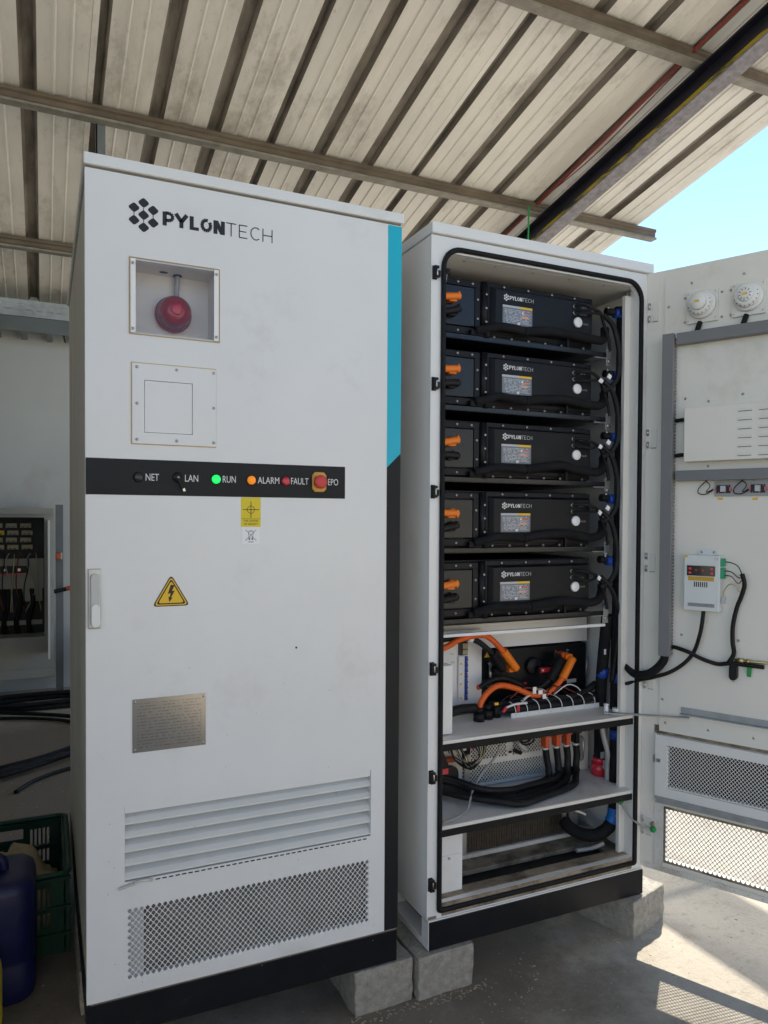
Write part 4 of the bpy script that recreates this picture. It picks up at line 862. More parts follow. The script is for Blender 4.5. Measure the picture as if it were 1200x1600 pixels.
def dress_module(r_, k):
    """plugs, hose and leads, bent a little differently on each module"""
    z = MZ0-MPITCH*k; T = -.10; q = random.Random(40+k); j = lambda a: q.uniform(-a, a)
    for w_, m_, nm in ((.121, 'orange_plug', 'positive_plug'), (.079, 'black_plastic', 'negative_plug')):
        e = j(.006); mb = MB().use(m_); mb.lathe(1.040, z+w_+.002, [(.014, T-.001), (.014, T+.012), (.012, T+.014)], 16); mb.tube([(1.054, z+w_+.006+e, T+.018), (1.030, z+w_+.002, T+.020), (.985, z+w_-.004-e, T+.020)], .0108, 12, 3); mb.box(1.020, 1.044, z+w_-.0125, z+w_-.007, T, T+.020); mb.box(1.046, 1.050, z+w_-.006+e, z+w_+.017+e, T+.006, T+.029); build(mb, nm, None, r_)
    mb = MB().use('foam'); s0 = 1.309+j(.02)
    mb.tube([(1.118, z+.032, T+.008), (1.155, z+.040, T+.018), (1.19, z+.0505+j(.002), T+.022), (1.25, z+.047+j(.003), T+.022), (s0, z+.045, T+.022)], .0130, 12)
    mb.tube([(s0, z+.0455, T+.022), (1.37, z+.054+j(.004), T+.023), (1.44, z+.060+j(.005), T+.022), (1.49, z+.056+j(.004), T+.022), (1.545, z+.048+j(.003), T+.022), (1.60, z+.052+j(.004), T+.015), (1.628, z+.072+j(.004), T+.0), (1.638, z+.100, T-.01)], .0142, 12)
    build(mb, 'coolant_hose', None, r_)
    P(FRONT, 'rubber', lambda m: m.tube([(s0-.003, z+.0452, T+.022), (s0+.004, z+.0458, T+.022)], .0150, 12, 1), 'hose_band', r_)
    mb = MB().use('cable_black')
    mb.tube([(1.4935, z+.152, T+.014), (1.512, z+.153+j(.004), T+.034), (1.545, z+.150+j(.006), T+.036), (1.585, z+.134+j(.006), T+.030), (1.608, z+.105+j(.006), T+.020), (1.632, z+.06, T+.016), (1.640, z+.02, T+.016)], .0052, 8)
    mb.tube([(1.4935, z+.131, T+.014), (1.514, z+.128+j(.004), T+.032), (1.55, z+.126+j(.006), T+.034), (1.585, z+.134, T+.030)], .0045, 8); build(mb, 'data_lead', None, r_)
    if k: P(FRONT, 'tape_white', lambda m: m.prism([(1.571+j(.004), z+.126), (1.583, z+.119+j(.003)), (1.591, z+.130), (1.579, z+.138)], T+.040, T+.043), 'cable_flag', r_)
mods = [mod0]
for k in range(1, 5):
    c = copy_tree(mod0); c.location.z -= MPITCH*k; c['label'] = MLAB[k]; mods.append(c)
    WMI[c.name] = Matrix.Translation(-c.location)
for k, c in enumerate(mods): dress_module(c, k)
# ------------------------------------------------------------------ coolant pipes and hoses at the right of the modules
mp_ = root('coolant_manifold', (1.695, .09, .35), 'tall black insulated coolant pipe with blue clips inside the right edge of the cabinet', 'pipe')
P(FRONT, 'foam', lambda m: m.tube([(1.668, 1.952, -.085), (1.684, 1.954, -.085), (1.693, 1.944, -.085), (1.694, 1.90, -.085), (1.695, 1.5, -.087), (1.694, 1.0, -.090), (1.696, .85, -.095), (1.699, .70, -.10), (1.700, .352, -.102)], .0205, 14), 'riser', mp_)
for k in range(5):
    z = 1.951-k*.2085
    P(FRONT, 'rubber', lambda m: m.tube([(1.628-.004*k, z+.003, -.095), (1.692, z+.001, -.085)], .0125, 12, 1), 'branch', mp_)
    P(FRONT, 'blue_clip', lambda m: (m.tube([(1.660-.006*k, z-.002, -.088), (1.680-.006*k, z-.002, -.087)], .0155, 12, 1), m.box(1.666-.006*k, 1.674-.006*k, z-.018, z+.014, -.076, -.070)), 'clip', mp_)
    P(FRONT, 'steel', lambda m: m.tube([(1.634, z+.006, -.09), (1.634, z+.020, -.09)], .005, 8, 1), 'bleed_valve', mp_)
for x, y, z in ((1.699, -.10, .712), (1.700, -.10, .516)): P(FRONT, 'blue_clip', lambda m: (m.tube([(x, z-.016, y), (x, z+.016, y)], .0225, 14, 1), m.box(x-.008, x+.008, z-.014, z+.014, y+.018, y+.026)), 'clip', mp_)
rt = root('coolant_manifold', (1.66, .17, .35), 'shorter black coolant pipe with a red arrow collar, behind the tall one', 'pipe')
P(FRONT, 'foam', lambda m: m.tube([(1.664, .93, -.11), (1.664, .80, -.125), (1.668, .70, -.14), (1.69, .56, -.17), (1.698, .352, -.180)], .0195, 14), 'riser', rt)
P(FRONT, 'red_plastic', lambda m: m.lathe(0, 0, [(.001, 0), (.001, .0001)], 3) if False else (m.tube([(1.698, .352, -.180), (1.698, .395, -.179)], .0285, 16, 1), m.tube([(1.698, .395, -.179), (1.698, .415, -.178)], .0245, 16, 1)), 'collar', rt)
P(FRONT, 'print_white', lambda m: (m.box(1.6885, 1.6945, .392, .412, -.149, -.1475), m.prism([(1.6835, .392), (1.6995, .392), (1.6915, .380)], -.149, -.1475)), 'arrow', rt)
P(FRONT, 'sticker_grey', lambda m: m.box(1.680, 1.697, .418, .440, -.153, -.151), 'tag', rt)
P(FRONT, 'blue_clip', lambda m: m.tube([(1.668, .71, -.137), (1.668, .742, -.133)], .0215, 14, 1), 'clip', rt)
cable([(1.640, .60, -.105), (1.641, .555, -.105), (1.650, .505, -.102), (1.664, .455, -.10), (1.676, .41, -.115), (1.682, .352, -.12)], .0085, 'grey_cable', 'grey flexible conduit beside the black pipes in the middle compartment')
for k in range(4):
    z = MZ0-MPITCH*k
    cable([(1.600, z+.132, -.072), (1.632, z+.098, -.062), (1.652, z+.030, -.058), (1.658, z-.035, -.060), (1.650, z-.075, -.062), (1.628, z-.105, -.066), (1.596, z-.120, -.070)], .0085, 'cable_black', 'black link cable looping between the %s and %s battery modules' % (ORD[k], ORD[k+1]), group='link cables between modules')
    if k: P(FRONT, 'tape_white', lambda m: m.prism([(1.600, z+.142), (1.612, z+.134), (1.620, z+.146), (1.608, z+.154)], -.055, -.051), 'cable_flag', oc)
cable([(1.600, .932+.132, -.072), (1.630, .932+.10, -.062), (1.655, .932+.06, -.064), (1.676, .932+.01, -.068), (1.686, .90, -.072), (1.68, .82, -.08), (1.67, .70, -.09)], .0085, 'cable_black', 'black cable leaving the lowest module down along the pipes')
P(FRONT, 'sticker_grey', lambda m: m.box(1.674, 1.684, .938, .956, -.058, -.0565), 'cable_flag', oc)
P(FRONT, 'sticker_grey', lambda m: m.box(1.632, 1.640, .798, .816, -.088, -.086), 'cable_flag', oc)
# ------------------------------------------------------------------ compartment below the modules: breaker panel, switch box and cables
bp_ = root('breaker_panel', (1.12, .25, .603), 'white breaker panel with a blue and white switch strip, left of the switch box', 'breaker panel')
P(FRONT, 'white', lambda m: m.box(.985, 1.2465, .606, .885, -.256, -.245), 'panel', bp_)
P(FRONT, 'print_white', lambda m: m.box(1.153, 1.176, .6505, .800, -.245, -.238), 'breaker_row', bp_)
for k in range(8):
    z = .7905-k*.0185; P(FRONT, 'blue_clip', lambda m: (m.box(1.177, 1.187, z-.0085, z+.0085, -.245, -.236), m.box(1.178, 1.184, z-.005, z+.002, -.236, -.229)), 'breaker_toggle', bp_)
P(FRONT, 'warn_yellow', lambda m: [m.disc(1.162, z, .0045, -.238, -.2375, 8) for z in (.775, .741, .708, .661)], 'caution_dots', bp_)
P(FRONT, 'print_black', lambda m: (m.box(1.155, 1.189, .803, .850, -.2449, -.240), m.use('cream_block'), m.box(1.168, 1.186, .824, .842, -.240, -.236), m.box(1.168, 1.186, .806, .821, -.240, -.236)), 'socket', bp_)
mb = MB().use('print_grey')
for s_, z in (('RA2', .833), ('RA1', .806), ('QF8', .778)): mb.text(s_, 1.125, z, .0095, -.2448, .0001)
build(mb, 'lettering', None, bp_)
P(FRONT, 'red_button', lambda m: m.disc(1.236, .690, .010, -.2449, -.2444, 14), 'seal_stamp', bp_)
sb = root('small_box', (1.0, .06, .603), 'narrow white box standing at the left front of the cable compartment', 'box')
P(FRONT, 'white', lambda m: m.box(.9675, 1.028, .607, .814, -.11, -.060), 'housing', sb, bevel=.002)
P(FRONT, 'inner_paint', lambda m: m.prism([(.9676, .8145), (1.0275, .8145), (1.020, .834), (.9676, .842)], -.112, -.106), 'rear_flap', sb)
hv = root('switch_box', (1.48, .25, .603), 'black high-voltage switch box with a red rotary handle and orange plugs', 'switch box')
P(FRONT, 'module', lambda m: m.box(1.2475, 1.700, .606, .808, -.36, -.258), 'housing', hv, bevel=.003)
P(FRONT, 'black_plastic', lambda m: (m.lathe(1.462, .742, [(.030, -.258), (.030, -.246), (.027, -.243)], 28), m.box(1.466, 1.535, .719, .742, -.243, -.225)), 'rotary_switch', hv)
P(FRONT, 'red_plastic', lambda m: (m.box(1.472, 1.525, .7235, .7385, -.225, -.221), m.use('print_white'), m.disc(1.481, .731, .0032, -.221, -.2205, 10)), 'red_handle', hv)
P(FRONT, 'zinc', lambda m: (m.tube([(1.281, .690, -.245), (1.281, .762, -.245)], .0055, 10, 1), m.tube([(1.281, .684, -.256), (1.281, .690, -.245)], .006, 8, 1), m.tube([(1.281, .768, -.256), (1.281, .762, -.245)], .006, 8, 1)), 'handle', hv)
P(FRONT, 'zinc', lambda m: m.tube([(1.6935, .69, -.248), (1.6935, .752, -.248)], .004, 8, 1), 'handle', hv)
P(FRONT, 'warn_yellow', lambda m: m.prism(rtri(1.275, .785, .011, .018, .002), -.2578, -.2570), 'warning_sticker', hv)
P(FRONT, 'sticker_grey', lambda m: m.box(1.614, 1.655, .668, .681, -.2578, -.2570), 'label', hv)
P(FRONT, 'red_plastic', lambda m: m.box(1.425, 1.438, .680, .688, -.2578, -.254), 'red_cap', hv)
mb = MB().use('print_grey'); mb.text('B-', 1.560, .782, .012, -.2576, .0001); mb.text('B+', 1.610, .782, .012, -.2576, .0001); build(mb, 'lettering', None, hv)
for nm, a, b, m_ in (('orange_plug', (1.292, .818, -.185), (1.352, .752, -.195), 'orange_plug'), ('orange_plug', (1.533, .707, -.180), (1.588, .770, -.195), 'orange_plug'), ('black_plug', (1.25, .815, -.185), (1.300, .752, -.20), 'rubber'), ('black_plug', (1.486, .702, -.19), (1.545, .772, -.205), 'rubber')):
    mb = MB().use(m_); mb.tube([a, tuple((Vector(a)+Vector(b))/2), b], .0138, 14, 4); k = Vector(b); mb.box(k.x-.022, k.x+.006, k.y-.004 if a[1] < b[1] else k.y-.012, k.y+.012 if a[1] < b[1] else k.y+.002, -.256, k.z-.008); build(mb, nm, None, hv)
P(FRONT, 'orange_dark', lambda m: m.box(1.556, 1.585, .763, .786, -.257, -.215), 'socket', hv)
cable([(.972, .838, -.13), (1.055, .852, -.15), (1.10, .868, -.16), (1.15, .877, -.165), (1.205, .878, -.17), (1.238, .862, -.175), (1.268, .838, -.18), (1.302, .805, -.186)], .0098, 'orange', 'orange power cable arching over the breaker panel to the first plug')
cable([(.972, .868, -.15), (1.07, .874, -.17), (1.14, .873, -.175), (1.190, .856, -.178), (1.225, .832, -.182), (1.258, .805, -.186)], .0095, 'cable_black', 'black power cable running beside the upper orange cable')
P(FRONT, 'tape_white', lambda m: m.tube([(1.150, .871, -.175), (1.166, .866, -.1755)], .0118, 10, 1), 'cable_flag', oc)
cable([(1.190, .634, -.165), (1.197, .658, -.17), (1.226, .690, -.172), (1.270, .708, -.172), (1.335, .692, -.172), (1.392, .667, -.172), (1.436, .661, -.172), (1.470, .668, -.174), (1.505, .686, -.178), (1.540, .714, -.182)], .0098, 'orange', 'orange power cable curving low across the switch box to the second plug')
cable([(1.215, .70, -.20), (1.243, .716, -.20), (1.296, .724, -.20), (1.356, .704, -.20), (1.398, .680, -.20), (1.44, .676, -.20), (1.47, .690, -.197), (1.495, .712, -.194)], .0100, 'cable_black', 'black power cable curving behind the lower orange cable')
# loom on the shelf with cable ties and a white tie rail
lm = root('cable_loom', (1.35, .16, .603), 'black cable loom tied along a white rail on the upper shelf', 'cable loom')
P(FRONT, 'cable_black', lambda m: (m.tube([(1.03, .640, -.135), (1.10, .650, -.15), (1.17, .646, -.16)], .016, 12), m.tube([(1.24, .632, -.165), (1.30, .628, -.165), (1.40, .624, -.165), (1.50, .623, -.165), (1.58, .627, -.165), (1.66, .640, -.16)], .015, 12), m.tube([(1.24, .646, -.18), (1.34, .642, -.18), (1.46, .640, -.18), (1.60, .646, -.175), (1.67, .68, -.17)], .012, 10)), 'sleeve', lm)
rnd = random.Random(3)
for k in range(9):
    z0_ = .63+rnd.random()*.03; mb = MB().use(('cable_black', 'cable_black', 'rust_wire', 'print_white', 'grey_cable')[k % 5])
    mb.tube([(1.25+.03*k+rnd.uniform(-.02, .02), z0_, -.16-.01*rnd.random()), (1.30+.03*k, z0_+.022+rnd.uniform(0, .02), -.165), (1.36+.028*k, z0_+.012+rnd.uniform(-.01, .02), -.17), (1.41+.025*k, z0_-.004, -.175)], .0022, 6); build(mb, 'wire', None, lm)
for k in range(8):
    u = 1.318+.047*k; mb = MB().use('print_white'); mb.tube([(u, .607, -.147), (u-.002, .630, -.146), (u-.008, .646, -.152), (u-.014, .652, -.166)], .0016, 6); build(mb, 'cable_tie', None, lm)
P(FRONT, 'white', lambda m: m.box(1.300, 1.665, .603, .6175, -.150, -.146), 'tie_rail', lm)
P(FRONT, 'print_black', lambda m: [m.disc(1.318+.047*k, .6085, .0016, -.146, -.1456, 8) for k in range(8)], 'rail_holes', lm)
P(FRONT, 'red_plastic', lambda m: (m.box(1.322, 1.331, .622, .646, -.150, -.144), m.use('print_white'), m.tube([(1.275, .640, -.142), (1.31, .648, -.142), (1.36, .648, -.144)], .004, 6), m.use('red_plastic'), m.tube([(1.262, .628, -.140), (1.276, .641, -.142)], .006, 6)), 'marker', lm)
P(FRONT, 'tape_white', lambda m: (m.box(1.392, 1.404, .672, .694, -.158, -.155), m.box(1.414, 1.430, .668, .682, -.157, -.154), m.box(1.430, 1.443, .652, .668, -.155, -.152)), 'cable_flag', lm)
P(FRONT, 'warn_yellow', lambda m: (m.box(1.405, 1.413, .682, .690, -.165, -.162), m.box(1.236, 1.25, .651, .659, -.150, -.147)), 'tag', lm)
for k, (u, w_) in enumerate(((1.183, .616), (1.223, .620), (1.260, .619))):
    cg = P(FRONT, 'black_plastic', lambda m: (m.tube([(u, .6035, -.158-.012*k), (u, w_+.014, -.158-.012*k)], .0185, 16, 1), m.tube([(u, w_+.014, -.158-.012*k), (u, w_+.030, -.158-.012*k)], .014, 6, 1)), 'cable_gland', oc)
# ------------------------------------------------------------------ middle compartment: converter with perforated front and its cables
inv = root('power_converter', (1.4, .25, .35), 'white power converter with a perforated front in the middle compartment', 'power converter')
BY = -.245
P(FRONT, 'inner_paint', lambda m: (m.box(.985, 1.172, .3545, .568, BY-.03, BY), m.box(1.520, 1.648, .3545, .568, BY-.012, BY-.002), m.box(1.648, 1.700, .3525, .568, BY-.03, BY+.004)), 'front_panel', inv)
P(FRONT, 'inner_paint', lambda m: (m.box(1.172, 1.520, .428, .440, BY-.01, BY+.001), m.box(1.172, 1.520, .354, .3605, BY-.01, BY+.001), m.box(1.353, 1.372, .440, .55, BY-.01, BY+.001)), 'panel_rib', inv)
P(FRONT, 'inner_paint', lambda m: m.perf(1.172, 1.5195, .3607, .4278, .0125, .0068, .80, BY-.003, BY, .86), 'perforated_panel', inv)
P(FRONT, 'inner_paint', lambda m: (m.perf(1.205, 1.3528, .4402, .550, .0125, .0068, .80, BY-.003, BY, .86), m.perf(1.3722, 1.5195, .4402, .550, .0125, .0068, .80, BY-.003, BY, .86)), 'perforated_panel', inv)
P(FRONT, 'print_black', lambda m: m.box(1.172, 1.520, .354, .568, -.30, -.285), 'core', inv)
P(FRONT, 'steel', lambda m: m.tube([(1.660, .395, BY+.004), (1.660, .400, BY+.022), (1.660, .470, BY+.022), (1.660, .475, BY+.004)], .0045, 8, 2), 'handle', inv)
P(FRONT, 'zinc', lambda m: m.box(1.178, 1.200, .372, .470, BY+.002, BY+.010), 'side_bracket', inv)
P(FRONT, 'print_black', lambda m: (m.box(1.357, 1.368, .452, .459, BY+.0012, BY+.004)), 'socket', inv)
for k, u in enumerate((1.4615, 1.507, 1.550, 1.590)):
    m_ = 'orange_dark' if k < 3 else 'black_plastic'
    P(FRONT, m_, lambda m: (m.box(u-.0125, u+.0125, .514, .545, -.245, -.160), m.box(u-.008, u+.008, .478, .514, -.195, -.165)), 'terminal_boot', inv, bevel=.002)
    P(FRONT, 'print_white', lambda m: m.tube([(u+.001, .470, -.178), (u+.001, .4765, -.178)], .0105, 12, 1), 'sleeve_ring', inv)
    cable([(u+.001, .472, -.178), (u+.006, .440, -.178), (u+.012-.004*k, .400, -.174), (u+.002-.008*k, .374, -.166+.006*k), (u-.045-.012*k, .3645+.001*k, -.160+.022*k), (1.40-.012*k, .3625+.001*k, -.150+.031*k), (1.28-.006*k, .364+.001*k, -.130+.032*k), (1.18+.004*k, .374, -.136+.023*k), (1.112, .392-.005*k, -.165+.008*k), (1.06, .402-.006*k, -.19)], .0116, 'cable_black',
          'black power cable from the %s converter terminal, sweeping along the shelf' % ('leftmost orange', 'middle orange', 'rightmost orange', 'black')[k], group='black power cables on the lower shelf')
for k in range(2):
    cable([(1.60+.02*k, .372, -.20), (1.545, .366+.02*k, -.185), (1.46, .3645+.02*k, -.165+.03*k), (1.36, .3655+.02*k, -.145+.03*k), (1.26, .370+.02*k, -.125+.03*k), (1.17, .388+.012*k, -.130+.02*k), (1.10, .412+.008*k, -.17), (1.06, .42+.01*k, -.19)], .0105, 'cable_black',
          ('black auxiliary cable at the back of the shelf bundle', 'black auxiliary cable lying on top of the shelf bundle')[k], group='black power cables on the lower shelf')
P(FRONT, 'black_plastic', lambda m: m.loft([[(a, b, -.192) for a, b in caps(1.096, .362, .462, .026)], [(a, b, -.180) for a, b in caps(1.096, .362, .462, .026)], [(a, b, -.178) for a, b in caps(1.096, .368, .456, .020)]]), 'cable_entry', inv)
P(FRONT, 'white', lambda m: m.box(1.005, 1.066, .352, .47, -.20, -.185), 'entry_bracket', inv)
P(FRONT, 'black_plastic', lambda m: (m.prism([(.985, .545), (1.045, .53), (1.068, .48), (1.055, .462), (.985, .455)], -.19, -.15), m.use('red_plastic'), m.box(1.036, 1.064, .452, .470, -.150, -.146)), 'isolator', inv)
wl = root('wire_loom', (1.17, .18, .47), 'looped bundle of thin grey control wires on the converter', 'wire loom')
for k in range(11):
    dx, dz_ = (k-5)*.0045, (k % 4)*.006; mb = MB().use(('cable_black', 'grey_cable', 'cable_black', 'cable_black', 'brass')[k % 5])
    mb.tube([(1.106+dx*.6, .545, -.20), (1.114+dx, .505-dz_, -.19+.003*k), (1.142+dx*.3, .472-dz_, -.180+.003*k), (1.180+dx*.2, .462-dz_+.004, -.178), (1.210+dx*.3, .480-dz_*.4, -.185), (1.216+dx, .515, -.20), (1.214+dx, .55, -.22)], .0026, 6); build(mb, 'wire', None, wl)
for m_, bx_ in (('red_plastic', (1.195, 1.213, .495, .535, -.238, -.215)), ('black_plastic', (1.228, 1.262, .515, .55, -.24, -.20)), ('black_plastic', (1.09, 1.118, .525, .545, -.235, -.205)), ('orange_dark', (1.09, 1.135, .462, .475, -.235, -.21)), ('print_white', (1.165, 1.176, .49, .53, -.238, -.222)), ('term_green', (1.375, 1.43, .515, .548, -.24, -.222))):
    P(FRONT, m_, lambda m: m.box(*bx_), 'connector', wl, bevel=.001)
for pts_ in ([(1.345, .548, -.22), (1.36, .515, -.205), (1.39, .497, -.20), (1.42, .505, -.205), (1.425, .53, -.22)], [(1.36, .548, -.22), (1.375, .50, -.20), (1.405, .488, -.20), (1.438, .50, -.21), (1.44, .55, -.22)]): P(FRONT, 'cable_black', lambda m: m.tube(pts_, .0030, 6), 'wire', wl)
P(FRONT, 'sticker_grey', lambda m: m.tube([(1.372, .497, -.21), (1.41, .462, -.215)], .008, 8, 1), 'data_plug', wl)
P(FRONT, 'black_plastic', lambda m: m.tube([(1.362, .468, -.22), (1.388, .456, -.215)], .007, 8, 1), 'data_plug', wl)
cable([(1.262, .57, -.15), (1.268, .534, -.16), (1.262, .490, -.165), (1.238, .460, -.168), (1.200, .430, -.165), (1.150, .396, -.135), (1.115, .372, -.100), (1.088, .3575, -.075), (1.04, .3545, -.05), (.985, .353, -.035)], .0036, 'grey_cable', 'thin grey cable curving down onto the lower shelf', n=8)
# ------------------------------------------------------------------ bottom compartment
ft = root('intake_filter', (1.4, .25, .1), 'brown pleated intake filter in a metal frame at the cabinet floor', 'filter')
P(FRONT, 'galv', lambda m: m.sheet(1.160, 1.655, .112, .328, [(1.190, 1.618, .136, .320)], -.252, -.240), 'frame', ft)
mb = MB().use('core_brown')
for k in range(86):
    u = 1.190+k*.005; mb.prism([(u, .136), (u+.0036, .136), (u+.0036, .320), (u, .320)], -.252, -.2465 if k % 2 else -.2485)
mb.use('print_black'); mb.box(1.190, 1.620, .136, .320, -.258, -.2525); build(mb, 'pleats', None, ft, kind='stuff')
for u in (1.175, 1.60): screw(ft, u, .124, -.240, .004)
P(FRONT, 'white_dirty', lambda m: m.box(.970, 1.729, .1205, .133, -.262, -.236), 'floor_strip', oc)
cp = P(FRONT, 'white', lambda m: m.box(.9675, 1.061, .131, .338, -.056, -.052), 'cover_plate', oc)
P(FRONT, 'print_grey', lambda m: m.box(.9685, 1.054, .2425, .2432, -.052, -.0518), 'crease', cp); screw(cp, 1.015, .234, -.052, .0045)
hz_ = root('coolant_hose', (1.62, .11, .13), 'black elbow hose with a blue arrow band in the bottom compartment', 'hose')
P(FRONT, 'foam', lambda m: m.tube([(1.699, .345, -.10), (1.699, .29, -.10), (1.696, .235, -.10), (1.678, .190, -.11), (1.640, .166, -.125), (1.598, .168, -.145), (1.566, .185, -.17), (1.56, .20, -.20)], .0215, 14), 'hose', hz_)
P(FRONT, 'blue_label', lambda m: m.tube([(1.6985, .262, -.10), (1.696, .234, -.10), (1.688, .212, -.104)], .0232, 16, 4), 'band', hz_)
P(FRONT, 'print_white', lambda m: (m.prism([(1.686, .221), (1.692, .221), (1.692, .242), (1.686, .242)], -.0765, -.0758), m.prism([(1.680, .242), (1.698, .242), (1.689, .255)], -.0765, -.0758)), 'arrow', hz_)
P(FRONT, 'zinc', lambda m: (m.tube([(1.545, .25, -.21), (1.60, .235, -.19), (1.632, .222, -.17)], .010, 10), m.tube([(1.565, .275, -.20), (1.60, .280, -.18), (1.64, .300, -.16)], .012, 10), m.tube([(1.56, .20, -.20), (1.558, .27, -.20)], .009, 8, 1)), 'fitting', hz_)
P(FRONT, 'grey_cable', lambda m: m.tube([(1.56, .124, -.13), (1.62, .126, -.12), (1.66, .140, -.11)], .0075, 8), 'drain_tube', hz_)
mb = MB().use('zinc'); mb.tube([(.985, 1.94, -.05), (.992, 1.965, -.055), (.998, 1.982, -.06)], .003, 6); mb.use('black_plastic'); mb.box(.993, 1.004, 1.976, 1.992, -.066, -.052)
build(mb, 'temperature_probe', label='small metal probe clipped under the cabinet ceiling above the top module', cat='probe')
for u in (1.05, 1.16, 1.30, 1.44, 1.58): P(FRONT, 'zinc', lambda m: m.tube([(u, 2.0222, -.05), (u, 2.0195, -.05)], .0035, 8, 1), 'rivet', oc)

# ------------------------------------------------------------------ background on the left
ct_ = root('cable_tray', (-1.5, 4.35, 2.63), 'galvanised perforated cable tray hung below the roof at the left', 'cable tray')
mb = MB(XYZ).use('galv'); SL = []
for k in range(34):
    a = .055-k*.072
    SL += [(a-.045, a, 2.795, 2.807), (a-.030+.0, a+.012, 2.835, 2.845)]
mb2 = MB(lambda u, w_, t: Vector((u, 4.33-t, w_))).use('galv')
us = [h for h in SL if h[2] < 2.82]; mb2.sheet(-2.6, .40, 2.752, 2.875, SL[:40], -.002, 0); build(mb2, 'side_flange', None, ct_)
P(XYZ, 'post_grey', lambda m: (m.box(-2.6, .40, 4.332, 4.60, 2.752, 2.755), m.box(-2.6, .40, 4.332, 4.338, 2.64, 2.70), m.box(-2.6, .40, 4.345, 4.36, 2.70, 2.752)), 'tray_base', ct_)
for k in range(16): P(XYZ, 'post_grey', lambda m: m.box(.30-k*.18, .34-k*.18, 4.338, 4.60, 2.635, 2.665), 'rung', ct_)
cable([(.055, 4.34, 2.66), (.058, 4.335, 2.62), (.068, 4.33, 2.585)], .006, 'cable_black', 'short black cable end poking from the cable tray', XYZ, 6, cat='cable')
en = root('electrical_enclosure', (-.5, 4.3, .02), 'open beige electrical enclosure with rows of terminals against the wall', 'electrical box')
EY = 4.28
def EN(u, w_, t): return Vector((u, EY-t, w_))
P(EN, 'enclosure', lambda m: (m.sheet(-.95, -.02, .03, 1.31, [(-.91, -.085, .345, 1.245)], -.02, 0), m.box(-.95, -.02, 1.27, 1.315, -.25, .02), m.box(-.95, -.92, .03, 1.27, -.25, -.02), m.box(-.055, -.02, .03, 1.27, -.25, -.02), m.box(-.92, -.055, .03, 1.27, -.25, -.23)), 'housing', en)
P(EN, 'enclosure', lambda m: (m.box(-.95, -.015, .04, .105, .0, .015)), 'foot_panel', en)
P(EN, 'print_black', lambda m: m.box(-.915, -.06, .345, 1.25, -.225, -.215), 'back_board', en)
for r_ in range(4):
    for c in range(7):
        z = 1.165-r_*.055; u = -.84+c*.098+(.01 if r_ % 2 else 0)
        P(EN, 'cream_block' if (r_, c) != (1, 4) else 'warn_yellow', lambda m: (m.box(u, u+.075, z, z+.034, -.215, -.16), m.use('print_black'), m.box(u+.01, u+.03, z+.004, z+.010, -.1602, -.158), m.box(u+.042, u+.06, z+.004, z+.010, -.1602, -.158)), 'terminal', en)
P(EN, 'enclosure', lambda m: m.box(-.90, -.09, .70, .93, -.15, -.14), 'cover_plate', en)
P(EN, 'print_black', lambda m: (m.box(-.70, -.20, .815, .875, -.14, -.135), m.use('red_plastic'), m.box(-.70, -.21, .808, .818, -.135, -.128), m.use('steel'), m.disc(-.26, .845, .012, -.135, -.128, 10), m.disc(-.36, .845, .010, -.135, -.128, 10)), 'bus_cover', en)
for k in range(6):
    u = -.60+.085*k; mb = MB(EN).use('cable_black'); mb.tube([(u, .70, -.16), (u+.01, .60, -.13), (u-.02, .45, -.14), (u-.01, .36, -.16)], .018, 8); build(mb, 'supply_cable', None, en)
P(EN, 'enclosure', lambda m: (m.box(-.90, -.10, .42, .455, -.17, -.15), m.box(-.24, -.10, .60, .70, -.19, -.15)), 'cable_rail', en)
rq = random.Random(9)
for k in range(12):
    u = -.55+.037*k; mb = MB(EN).use(('rust_wire', 'cable_black', 'grey_cable', 'brass')[k % 4]); mb.tube([(u, .97, -.15), (u+rq.uniform(-.03, .03), .90+rq.uniform(-.02, .02), -.12), (u+rq.uniform(-.04, .04), .70, -.125), (u+rq.uniform(-.05, .05), .52, -.13)], .004, 6); build(mb, 'control_wire', None, en)
ed = P(EN, 'ctrl_white', lambda m: m.box(-.062, -.048, .23, 1.225, .0, .34), 'door', en)
P(EN, 'enclosure', lambda m: (m.box(-.048, -.028, 1.00, 1.13, .20, .30), m.box(-.048, -.028, .52, .66, .20, .30)), 'hinge_cover', ed)
mb = MB(XYZ).use('post_grey'); mb.box(-.005, .048, 4.36, 4.42, GZ, 1.345); mb.box(-.005, .048, 4.355, 4.425, GZ, GZ+.01)
pt = build(mb, 'support_post', label='dark grey steel post standing beside the electrical enclosure', cat='post')
mb = MB(XYZ).use('orange_dark'); mb.box(.0, .03, 4.32, 4.358, .93, .97); mb.use('steel'); mb.box(.03, .042, 4.33, 4.358, .925, .975)
build(mb, 'cable_connector', label='small red and grey connector fixed to the dark post', cat='connector')
mb = MB(XYZ).use('cable_black'); mb.tube([(-.02, 4.30, .68), (.03, 4.30, .69), (.07, 4.29, .70)], .016, 8, 3); mb.use('orange_dark'); mb.tube([(.07, 4.29, .70), (.16, 4.27, .73)], .017, 8, 1)
build(mb, 'enclosure_lead', label='black lead with a red end leaving the side of the enclosure', cat='cable')
FL = ['thick black cable looping across the floor below the enclosure', 'thinner black cable lying inside the floor loop', 'black cable bundle crossing the floor nearest the green crate', 'thin black wire end lying on the floor', 'black coil of cable piled behind the dark post']
z = GZ
cable([(-1.4, 3.7, z+.03), (-.75, 3.95, z+.03), (-.25, 3.75, z+.03), (.15, 3.45, z+.03), (.30, 3.1, z+.03), (.12, 2.75, z+.03), (-.25, 2.45, z+.03), (-.7, 2.25, z+.03), (-1.3, 2.2, z+.02)], .014, 'rubber', FL[0], XYZ, 10, 'floor_cable')
